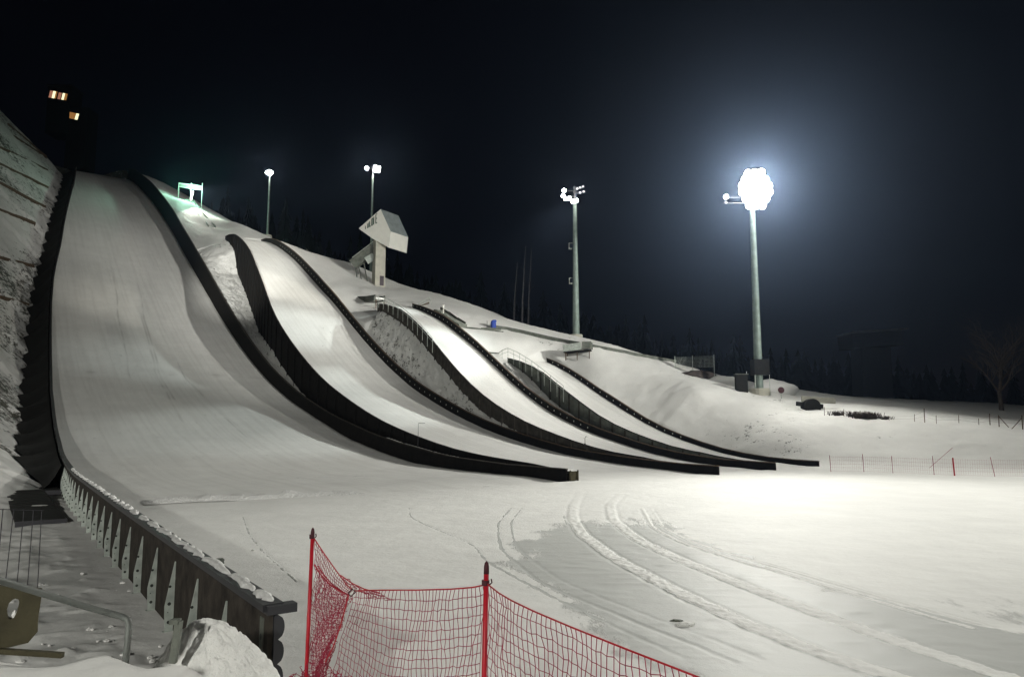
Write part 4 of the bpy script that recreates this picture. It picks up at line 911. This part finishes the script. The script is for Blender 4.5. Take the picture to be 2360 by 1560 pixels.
# concrete post block with a hole
c0 = (-4.537, 7.000, 2.262); t = empty('concrete_block', c0); tag(t, 'brown concrete block with an oval hole behind the handrail', 'concrete block')
m = MB(); out = []; inn = []
sc_ = 7.0 / 1704
def loc_(px_, py_): return ((px_ - 30) * sc_, (1495 - py_) * sc_)
OUT = [(-160,1490),(-160,1420),(-160,1362),(-60,1360),(30,1362),(86,1368),(84,1395),(81,1430),(82,1458),(62,1482),(20,1492),(-60,1494)]
INN = [(12,1422),(10,1410),(13,1398),(20,1390),(27,1387),(34,1389),(37,1398),(35,1410),(31,1420),(26,1429),(20,1432),(14,1429)]
vs = [(loc_(*p)[0], 0, loc_(*p)[1]) for p in OUT] + [(loc_(*p)[0], 0, loc_(*p)[1]) for p in INN]
vs += [(x_ - .055, .08, z_) for x_, _, z_ in vs]; F = []
for i in range(12):
    j = (i + 1) % 12; F += [(i, 12 + i, 12 + j, j), (24 + i, 24 + j, 36 + j, 36 + i), (i, j, 24 + j, 24 + i), (12 + i, 36 + i, 36 + j, 12 + j)]
m.add(vs, F); m.build('body', M['concrete_dark'], t)
lump('snow_clump', tuple(Vector(c0) + Vector(((24 - 30) * sc_, .05, (1495 - 1424) * sc_))), (.035, .05, .05), M['snow_lump'], 3, 'small snow clump caught in the oval hole of the concrete block', 'snow clump', 2, .15)
m = MB(); m.bar((-4.936, 6.950, 2.280), (-4.051, 6.950, 2.224), .05, .045); o = m.build('ground_beam', M['concrete_dark']); tag(o, 'dark flat beam lying in snow at the foot of the concrete block', 'beam')
# fine wires behind the rail
w0 = (-4.801, 7.400, 2.752); t = empty('wire_netting', w0); tag(t, 'five fine upright wires under one top wire behind the handrail', 'wire netting')
o0 = Vector(w0)
for (a_, c_) in (((-22,1175),(-40,1320)),((7,1175),(-10,1327)),((32,1175),(13,1336)),((55,1178),(39,1342)),((76,1190),(63,1349)),((94,1225),(86,1356))):
    pass
WIRES = [((-4.996, 7.400, 3.466),(-4.872, 7.200, 2.845)),((-4.889, 7.400, 3.466),(-4.784, 7.200, 2.822)),((-4.791, 7.400, 3.462),(-4.675, 7.200, 2.790)),((-4.697, 7.400, 3.458),(-4.574, 7.200, 2.762)),((-4.615, 7.400, 3.450),(-4.478, 7.200, 2.734))]
for p, q in WIRES: m = MB(); m.tube([tuple(Vector(p) - o0), tuple(Vector(q) - o0)], .0045, 5); m.build('wire', M['steel_dark'], t)
m = MB(); m.tube([tuple(Vector((-5.196, 7.400, 3.466)) - o0), tuple(Vector((-4.598, 7.400, 3.450)) - o0)], .004, 5); m.build('top_wire', M['steel_dark'], t)

# snow pile by the wall end, rubble, small stub
def pile(name, c, r, label, seed):
    n_a, n_r = 150, 60; rg = np.random.RandomState(seed)
    th = np.linspace(0, 2 * np.pi, n_a + 1); rr_ = np.linspace(0, 1, n_r); T_, Q_ = np.meshgrid(th, rr_, indexing='ij')
    x_ = np.cos(T_) * Q_ * r[0] * (1 + .12 * np.sin(3 * T_ + 1) + .06 * np.sin(7 * T_)); y_ = np.sin(T_) * Q_ * r[1] * (1 + .10 * np.cos(2 * T_))
    z_ = r[2] * (1 - Q_ ** 2.1) + .10 * vnoise(x_ + 5, y_ + seed, .45) * (1 - Q_ * .3) + .035 * vnoise(x_, y_ + 3, .14) + .05 * np.abs(vnoise(x_ + 1, y_ + 1, .07)) + .10 * np.maximum(vnoise(x_ + 2, y_, .2), 0) * Q_
    x_[-1] = x_[0]; y_[-1] = y_[0]; z_[-1] = z_[0]
    o = grid_mesh(name, np.stack([x_, y_, z_], -1), M['snow_lump']); o.location = c; tag(o, label, 'snow pile'); return o
pile('snow_pile', (-3.72, 9.35, 0.72), (0.95, 0.8, 1.18), 'rounded white snow pile heaped against the corrugated end of the near wall', 3)
pile('snow_pile', (-2.95, 9.0, 0.45), (0.5, 0.6, 0.72), 'lower snow pile between the wall end and the red net', 8)
def rubble(name, cx, cy, sx, sy, n_, r0_, r1_, seed, mt_, hmax=.25):
    rg = random.Random(seed); m = MB(); bm0 = bmesh.new(); bmesh.ops.create_icosphere(bm0, subdivisions=1, radius=1); V0 = [v.co.copy() for v in bm0.verts]; F0 = [[v.index for v in f.verts] for f in bm0.faces]; bm0.free()
    for _ in range(n_):
        x_ = cx + rg.gauss(0, sx); y_ = cy + rg.gauss(0, sy); r_1 = rg.uniform(r0_, r1_); zz = gz(x_, y_) + rg.uniform(-.3, .8) * r_1
        s3 = [rg.uniform(.6, 1.3) for _ in range(3)]
        m.add([(x_ + v.x * r_1 * s3[0] * rg.uniform(.8, 1.2), y_ + v.y * r_1 * s3[1], zz + v.z * r_1 * s3[2] * .7) for v in V0], F0)
    o = m.build(name, mt_); tag(o, kind='stuff'); return o
rubble('snow_rubble', -2.6, 8.7, .35, .5, 260, .03, .09, 5, M['snow_rough'])
rubble('snow_rubble', -4.6, 9.2, .22, .45, 120, .03, .08, 15, M['snow_lump'])
rubble('snow_rubble', -7.4, 12.8, 1.7, 2.6, 110, .02, .09, 6, M['snow_lump'])
rubble('snow_rubble', -10.5, 19, 1.6, 3.6, 30, .02, .08, 11, M['snow_lump'])
rubble('snow_rubble', -3.2, 7.0, 1.3, .35, 90, .02, .07, 12, M['snow_lump'])
m = MB(); m.box((0, 0, .16), (.07, .07, .46), 0, Matrix.Rotation(.1, 3, 'Y')); m.box((-.02, 0, .38), (.1, .1, .05)); o = m.build('wooden_stub', M['board_grey']); o.location = (-3.801, 8.700, 1.687); tag(o, 'short grey wooden stub poking from snow beside the snow pile', 'stake')
# clods on the field
lump('snow_clod', (3.70, 16.34, 0.03), (.22, .12, .07), M['snow_lump'], 31, 'white snow clod lying alone on the scraped field', 'snow clod', 2, .2)
lump('snow_clod', (3.59, 16.69, 0.02), (.14, .08, .05), M['board_grey'], 32, 'grey icy clod touching the white snow clod on the field', 'snow clod', 2, .2)
lump('snow_clod', (-24.07, 38.43, 0.08), (.55, .35, .09), M['snow_lump'], 33, 'lone bright snow lump beside the front of the dark walkway', 'snow clod', 2, .12)
lump('plough_chunk', (-5.66, 14.59, 1.66), (.14, .10, .06), M['board_grey'], 34, 'dark flat scrap lying on the snow beside the wall rim', 'scrap', 2, .3)
def ridge(name, pts, w_, h_, seed, label):
    Q = smooth_line(pts, 4); rg = random.Random(seed); m = MB()
    n_w = 7; P = np.zeros((len(Q), n_w, 3))
    for i, (x_, y_) in enumerate(Q):
        j = min(i + 1, len(Q) - 1); k_ = max(i - 1, 0); d = np.array([Q[j][0] - Q[k_][0], Q[j][1] - Q[k_][1]]); d = d / (np.hypot(*d) + 1e-9); nn_ = np.array([-d[1], d[0]])
        e = math.sin(math.pi * i / (len(Q) - 1)) ** .5
        for q in range(n_w):
            f = q / (n_w - 1) * 2 - 1
            px_ = x_ + nn_[0] * f * w_; py_ = y_ + nn_[1] * f * w_
            P[i, q] = (px_, py_, -.06 + e * (h_ * (1 - f * f) * (1 + .5 * float(vnoise(px_, py_, .9))) + .14 * max(float(vnoise(px_, py_, .5)), 0) * (1 - f * f) + .05 * float(vnoise(px_, py_, .25)) * (1 - f * f)))
    o = grid_mesh(name, P, M['snow_rough']); tag(o, kind='structure'); return o
ridge('snow_ridge', [(-20.5, 41.5), (-18.1, 43.5), (-15.0, 44.0), (-12.5, 45.4), (-9.1, 47.8)], 1.3, .30, 3, '')
ridge('snow_ridge', [(-18.9, 56.3), (-16.1, 58.0), (-14.5, 59.9), (-9, 61)], .5, .12, 4, '')

# ================================================================== NEAR RED SAFETY NET
P1 = Vector((-1.851, 7.000, 3.166)); P2 = Vector((-0.194, 5.400, 3.185))
g1, g2 = gz(P1.x, P1.y), gz(P2.x, P2.y)
t = empty('safety_net', (P2.x, P2.y, g2)); tag(t, 'close red mesh safety net sagging between two red poles in the foreground', 'safety net')
o0 = Vector((P2.x, P2.y, g2))
def pole(top, foot, r_):
    top, foot = Vector(top), Vector(foot); d = (top - foot); m = MB()
    m.tube([tuple(foot - o0), tuple(foot + d * .5 - o0), tuple(top - o0)], r_, 14)
    p = m.build('pole', M['red'], t, smooth=True)
    m = MB(); e = d.normalized(); m.tube([tuple(top - o0), tuple(top + e * .05 - o0), tuple(top + e * .075 - o0), tuple(top + e * .088 - o0)], [r_ * 1.04, r_ * 1.0, r_ * .72, r_ * .2], 14); m.build('cap', M['red_dark'], p, smooth=True)
    return p, e
pa, e1 = pole((-1.845, 7.000, 3.252), Vector((-1.834, 6.850, 2.065)) + Vector((0, 0, -.6)), .0175)
pb, e2 = pole((-0.182, 5.400, 3.239), Vector((-0.205, 5.300, 2.571)) + Vector((0, 0, -.75)), .0185)
for pp_, pt_, r_ in ((pa, (-1.850, 7.000, 3.260), .024), (pb, (-0.187, 5.400, 3.179), .028)):
    m = MB(); c_ = Vector(pt_) - o0; m.tube([tuple(c_ + Vector((0, 0, -.018))), tuple(c_ + Vector((0, 0, .018)))], r_, 12); m.tube([tuple(c_ + Vector((.03, -.01, -.01))), tuple(c_ + Vector((.045, -.02, .005))), tuple(c_ + Vector((.04, -.02, .03)))], .005, 6); m.build('clip', M['red_dark'], pp_)
def net(top, bot, ncol, nrow, rs, seed, sag=0.0, name='net', cord=.0055, wob=.004):
    """top / bot: polylines; strands run between them"""
    def res(L, n_):
        L = [Vector(p) for p in L]; s = [0]
        for a_, c_ in zip(L[:-1], L[1:]): s.append(s[-1] + (c_ - a_).length)
        o = []
        for i in range(n_ + 1):
            q = s[-1] * i / n_; j = max(k_ for k_ in range(len(s)) if s[k_] <= q + 1e-9); j = min(j, len(L) - 2); o.append(L[j].lerp(L[j + 1], (q - s[j]) / max(s[j + 1] - s[j], 1e-9)))
        return o
    T_, B_ = res(top, ncol), res(bot, ncol); rg = random.Random(seed); G = []
    for i in range(ncol + 1):
        col = []
        for j in range(nrow + 1):
            f = j / nrow; p = T_[i].lerp(B_[i], f); p = p + Vector((rg.gauss(0, wob), rg.gauss(0, wob), rg.gauss(0, wob) - sag * math.sin(math.pi * i / ncol) * (1 - f) * f * 2)) * (1 if j else 0)
            p = p + Vector((0.012 * math.sin(i * .35 + j * .5), 0.02 * math.sin(i * .21 + j * .33 + seed), 0)) * (1 if j else 0)
            col.append(p - o0)
        G.append(col)
    m = MB()
    for i in range(ncol + 1): m.tube([tuple(p) for p in G[i]], rs, 4, caps=False)
    for j in range(1, nrow + 1): m.tube([tuple(G[i][j]) for i in range(ncol + 1)], rs, 4, caps=False)
    nt_ = m.build(name, M['red_net'], t)
    m = MB(); m.tube([tuple(G[i][0]) for i in range(ncol + 1)], cord, 6); m.build('top_cord', M['red'], nt_)
    return nt_
# right-hand panel, running towards the viewer
topR = [(-0.171, 5.380, 3.172),(-0.089, 5.200, 3.152),(0.000, 5.000, 3.147),(0.136, 4.800, 3.130),(0.352, 4.450, 3.123),(0.594, 4.050, 3.123),(0.849, 3.600, 3.133),(1.038, 3.200, 3.153)]
botR = [Vector(p) + Vector((0.0, 0, -1.35)) for p in topR]; botR[0] = Vector((-0.184, 5.300, 2.571)) + Vector((0, 0, -.7)); botR[1] = Vector(topR[1]) + Vector((0, 0, -1.38))
net(topR, botR, 50, 20, .0025, 4)
# left-hand panel between the poles, with its sagging middle
hook = (-1.370, 6.550, 2.868)
topL = [(-1.355, 6.550, 2.872),(-1.058, 6.200, 2.955),(-0.744, 5.950, 3.009),(-0.450, 5.650, 3.081),(-0.282, 5.500, 3.125),(-0.207, 5.420, 3.157)]
botL = [Vector((-1.602, 6.600, 2.218)) + Vector((0, 0, -.35))] + [Vector(p) + Vector((-.02, .0, -1.32)) for p in topL[1:]]
net(topL, botL, 38, 20, .0025, 5, sag=.12)
# the end that climbs from the hook to the first pole
topA = [(-1.829, 7.000, 3.244),(-1.729, 6.950, 3.127),(-1.570, 6.800, 2.990),(-1.438, 6.650, 2.898),(-1.373, 6.560, 2.881)]
botA = [(-1.825, 6.980, 3.014),(-1.773, 6.940, 2.975),(-1.625, 6.800, 2.866),(-1.493, 6.650, 2.832),(-1.407, 6.570, 2.835)]
net(topA, botA, 22, 5, .0023, 6, wob=.002)
# second, doubled layer hanging below it
topB = [(-1.817, 6.980, 3.014),(-1.748, 6.940, 2.936),(-1.625, 6.800, 2.874),(-1.493, 6.650, 2.843),(-1.407, 6.570, 2.831)]
botB = [Vector((-1.831, 6.900, 1.901)),Vector((-1.788, 6.850, 1.937)),Vector((-1.745, 6.800, 1.972)),Vector((-1.689, 6.750, 2.062)),Vector((-1.616, 6.650, 2.238))]
net(topB, botB, 20, 30, .0023, 7, wob=.006); net([Vector(p) + Vector((.012, .09, -.03)) for p in topB], [Vector(p) + Vector((.02, .07, 0)) for p in botB], 22, 32, .0022, 8, wob=.009)
m = MB(); q = [Vector((-1.407, 6.570, 2.831)) - o0, Vector((-1.475, 6.600, 2.575)) - o0, Vector((-1.538, 6.620, 2.390)) - o0, Vector((-1.609, 6.650, 2.256)) - o0]; m.tube([tuple(p) for p in q], .006, 6); m.build('side_cord', M['red'], t)
m = MB(); q = [Vector((-1.393, 6.500, 2.865)) - o0, Vector((-1.373, 6.500, 2.836)) - o0, Vector((-1.334, 6.500, 2.872)) - o0, Vector((-1.360, 6.500, 2.901)) - o0, Vector((-1.393, 6.500, 2.865)) - o0]; m.tube([tuple(p) for p in q], .006, 6); m.build('hook', M['red_dark'], t)
# frayed strip of gathered netting between hook and the top cord
topC = [(-1.508, 6.700, 2.972),(-1.382, 6.600, 2.923),(-1.247, 6.450, 2.908),(-1.092, 6.300, 2.909)]; botC = [(-1.468, 6.700, 2.898),(-1.366, 6.600, 2.879),(-1.228, 6.450, 2.869),(-0.993, 6.250, 2.851)]
net(topC, botC, 16, 4, .0023, 9, wob=.008)
# bundle of spare netting on the snow
rg = random.Random(2); m = MB(); c_ = Vector((-1.693, 6.600, 2.041)) - o0
for i in range(150):
    p = c_ + Vector((rg.gauss(-.0, .11), rg.gauss(0, .08), rg.gauss(0, .05))); pts = [p]
    d = Vector((rg.gauss(0, 1), rg.gauss(0, 1), rg.gauss(.2, .5))).normalized()
    for s_ in range(7): d = (d + Vector((rg.gauss(0, .5), rg.gauss(0, .5), rg.gauss(0, .4)))).normalized(); q = pts[-1] + d * .04; q.z = min(q.z, c_.z + .24 - abs(q.x - c_.x) * .55); pts.append(q)
    m.tube([tuple(p) for p in pts], .0032, 4, caps=False)
m.build('spare_netting', M['red_net'], t)

# ================================================================== TREES AND A BUILDING IN THE DARK
def bare_tree(x, y, z, h_, r_, seed, label, levels=4, mt_='bark', lean=0.0, spread=.55):
    rg = random.Random(seed); t = empty('bare_tree', (x, y, z)); tag(t, label, 'tree')
    tr = MB(); br = MB()
    def grow(p, d, L_, r0, lv):
        n_s = 5; pts = [p]; rad = [r0]
        for i in range(n_s):
            d = (d + Vector((rg.gauss(0, .12), rg.gauss(0, .12), rg.gauss(.03, .06)))).normalized(); pts.append(pts[-1] + d * L_ / n_s); rad.append(r0 * (1 - .7 * (i + 1) / n_s))
        (tr if lv == levels else br).tube([tuple(q) for q in pts], rad, 7 if lv > 2 else 4, caps=False)
        if lv == 0: return
        for i in range(2, n_s + 1):
            for _ in range(2 if lv < levels else 3):
                a_ = rg.uniform(0, 2 * math.pi); nd = (d + Vector((math.cos(a_), math.sin(a_), rg.uniform(-.1, .5))) * spread * 1.6).normalized()
                grow(pts[i], nd, L_ * rg.uniform(.42, .62), rad[i] * .65, lv - 1)
    grow(Vector((0, 0, -.5)), Vector((lean, 0, 1)).normalized(), h_ * .72, r_, levels)
    tr.build('trunk', M[mt_], t); br.build('crown', M[mt_], t); return t
x, y, z = (74.87, 113.53, 6.14); bare_tree(x, y, z, 12.0, .38, 4, 'broad bare tree beyond the wire fence, dim brown twigs', 4)
for i, (bx, by, hh, sd, lb) in enumerate([(1203,742,17,11,'palest of the thin bare trunks behind the snow ridge'), (1216,745,18,12,'thin dim trunk close beside the palest one'), (1186,738,14,13,'short faint trunk standing apart from the palest one')]):
    p = [(2.067, 152.000, 23.051),(3.412, 156.000, 23.266),(0.374, 158.000, 24.451)][i]
    rg = random.Random(sd); t = empty('bare_tree', (p[0], p[1], gz(p[0], p[1]))); tag(t, lb, 'tree')
    m = MB(); m.tube([(0, 0, -1), (.15, 0, hh * .35), (.5, 0, hh * .7), (.8, 0, hh)], [.22, .17, .11, .03], 8); m.build('trunk', M['bark_pale'], t)
    m = MB()
    for j in range(26):
        zz = hh * rg.uniform(.45, .98); a_ = rg.uniform(0, 6.28); L_ = rg.uniform(.8, 2.6) * (1.2 - zz / hh); b0_ = Vector((.8 * zz / hh, 0, zz)); m.tube([tuple(b0_), tuple(b0_ + Vector((math.cos(a_) * L_, math.sin(a_) * L_, L_ * .7)))], [.03, .008], 4, caps=False)
    m.build('crown', M['bark_pale'], t)
# far-off conifer wood: one dark mass
rg = random.Random(21); FV = []; FF = []
def conifer(x, y, z, h_, r_):
    n_l = 7
    for l_ in range(n_l):
        f = l_ / n_l; zb_ = z + h_ * (.08 + .86 * f); zt_ = zb_ + h_ * .26 * (1 - f * .45); rr_ = r_ * (1 - f) ** .8 * rg.uniform(.85, 1.1) + .15; n_s = 9; o_ = len(FV)
        FV.append((x, y, min(zt_, z + h_)))
        for q in range(n_s * 2):
            a_ = math.pi * q / n_s + l_; w_ = rr_ * (1 if q % 2 == 0 else .55) * rg.uniform(.75, 1.2); FV.append((x + w_ * math.cos(a_), y + w_ * math.sin(a_), zb_ - (.35 if q % 2 == 0 else -.2) * rr_ * .5))
        for q in range(n_s * 2): FF.append((o_, o_ + 1 + q, o_ + 1 + (q + 1) % (n_s * 2)))
cnt = 0; tries = 0
while cnt < 620 and tries < 20000:
    tries += 1; a_ = rg.uniform(40, 360); b_ = rg.uniform(-60, 260)
    X_ = a_ * U[0] + b_ * N[0]; Y_ = a_ * U[1] + b_ * N[1]
    if Y_ < 60: continue
    if b_ > 66: lim = 96 + (125 - a_) * .10 if a_ < 130 else 90 - (a_ - 130) * .05
    ok = (b_ > (118 if a_ < 110 else (104 if a_ < 150 else 94))) if b_ > 66 else False
    if a_ < 80 and b_ > 66: ok = b_ > 112 and a_ > 92
    if a_ < 96 and b_ > 110: ok = a_ > 90
    if a_ > 275: ok = True
    if X_ < -0.42 * Y_ and Y_ < 335: ok = False
    if 225 < a_ and b_ > 72: ok = True
    if math.hypot(X_ + 100, Y_ - 260) < 0: ok = False
    if not ok: continue
    if any(math.hypot(X_ - q[0], Y_ - q[1]) < 9 for q in ((-72.9, 215), (-37, 190), (10.9, 125), (33.4, 100))): continue
    if b_ < 66 and a_ < 300 and b_ > -8: continue
    z_ = float(Nz(a_, b_)); conifer(X_, Y_, z_ - .5, rg.uniform(8, 15) + (5 if a_ > 200 else 0), rg.uniform(2.0, 3.4)); cnt += 1
m = MB(); m.v = FV; m.f = FF; m.m = [0] * len(FF); o = m.build('forest', M['needles']); tag(o, kind='stuff')

# pale storey of a building in the dark
x, y, z = (74.503, 150.000, 19.684); g_ = gz(x, y); t = empty('building', (x, y, g_)); tag(t, 'dim flat roofed building far off above the dark trees', 'building')
m = MB(); m.box((0, 3, (z - g_) / 2 - 1), (6.0, 5, z - g_ + 2)); m.build('wall', M['mat_black'], t)
m = MB(); m.box((0, 3, z - g_ + 1.6), (10.4, 6.6, 2.9), 0, Matrix.Rotation(-.06, 3, 'Y')); m.build('upper_storey', M['board'], t)
m = MB(); m.box((.4, 3, z - g_ + 3.4), (11.4, 8, .25), 0, Matrix.Rotation(-.06, 3, 'Y')); m.build('roof', M['board_light'], t)

# ================================================================== HAZE
m = MB(); m.box((0, 150, 75), (1760, 1760, 300)); haze = m.build('haze', [])
hm = bpy.data.materials.new('haze'); hm.use_nodes = True; ht = hm.node_tree; ht.nodes.clear()
ho = ht.nodes.new("ShaderNodeOutputMaterial"); hv = ht.nodes.new("ShaderNodeVolumePrincipled")
hv.inputs["Color"].default_value = (0.48, 0.66, 1.0, 1); hv.inputs["Density"].default_value = 0.00016; hv.inputs["Anisotropy"].default_value = 0.85
ht.links.new(hv.outputs[0], ho.inputs["Volume"]); haze.data.materials.append(hm); tag(haze, kind='stuff')
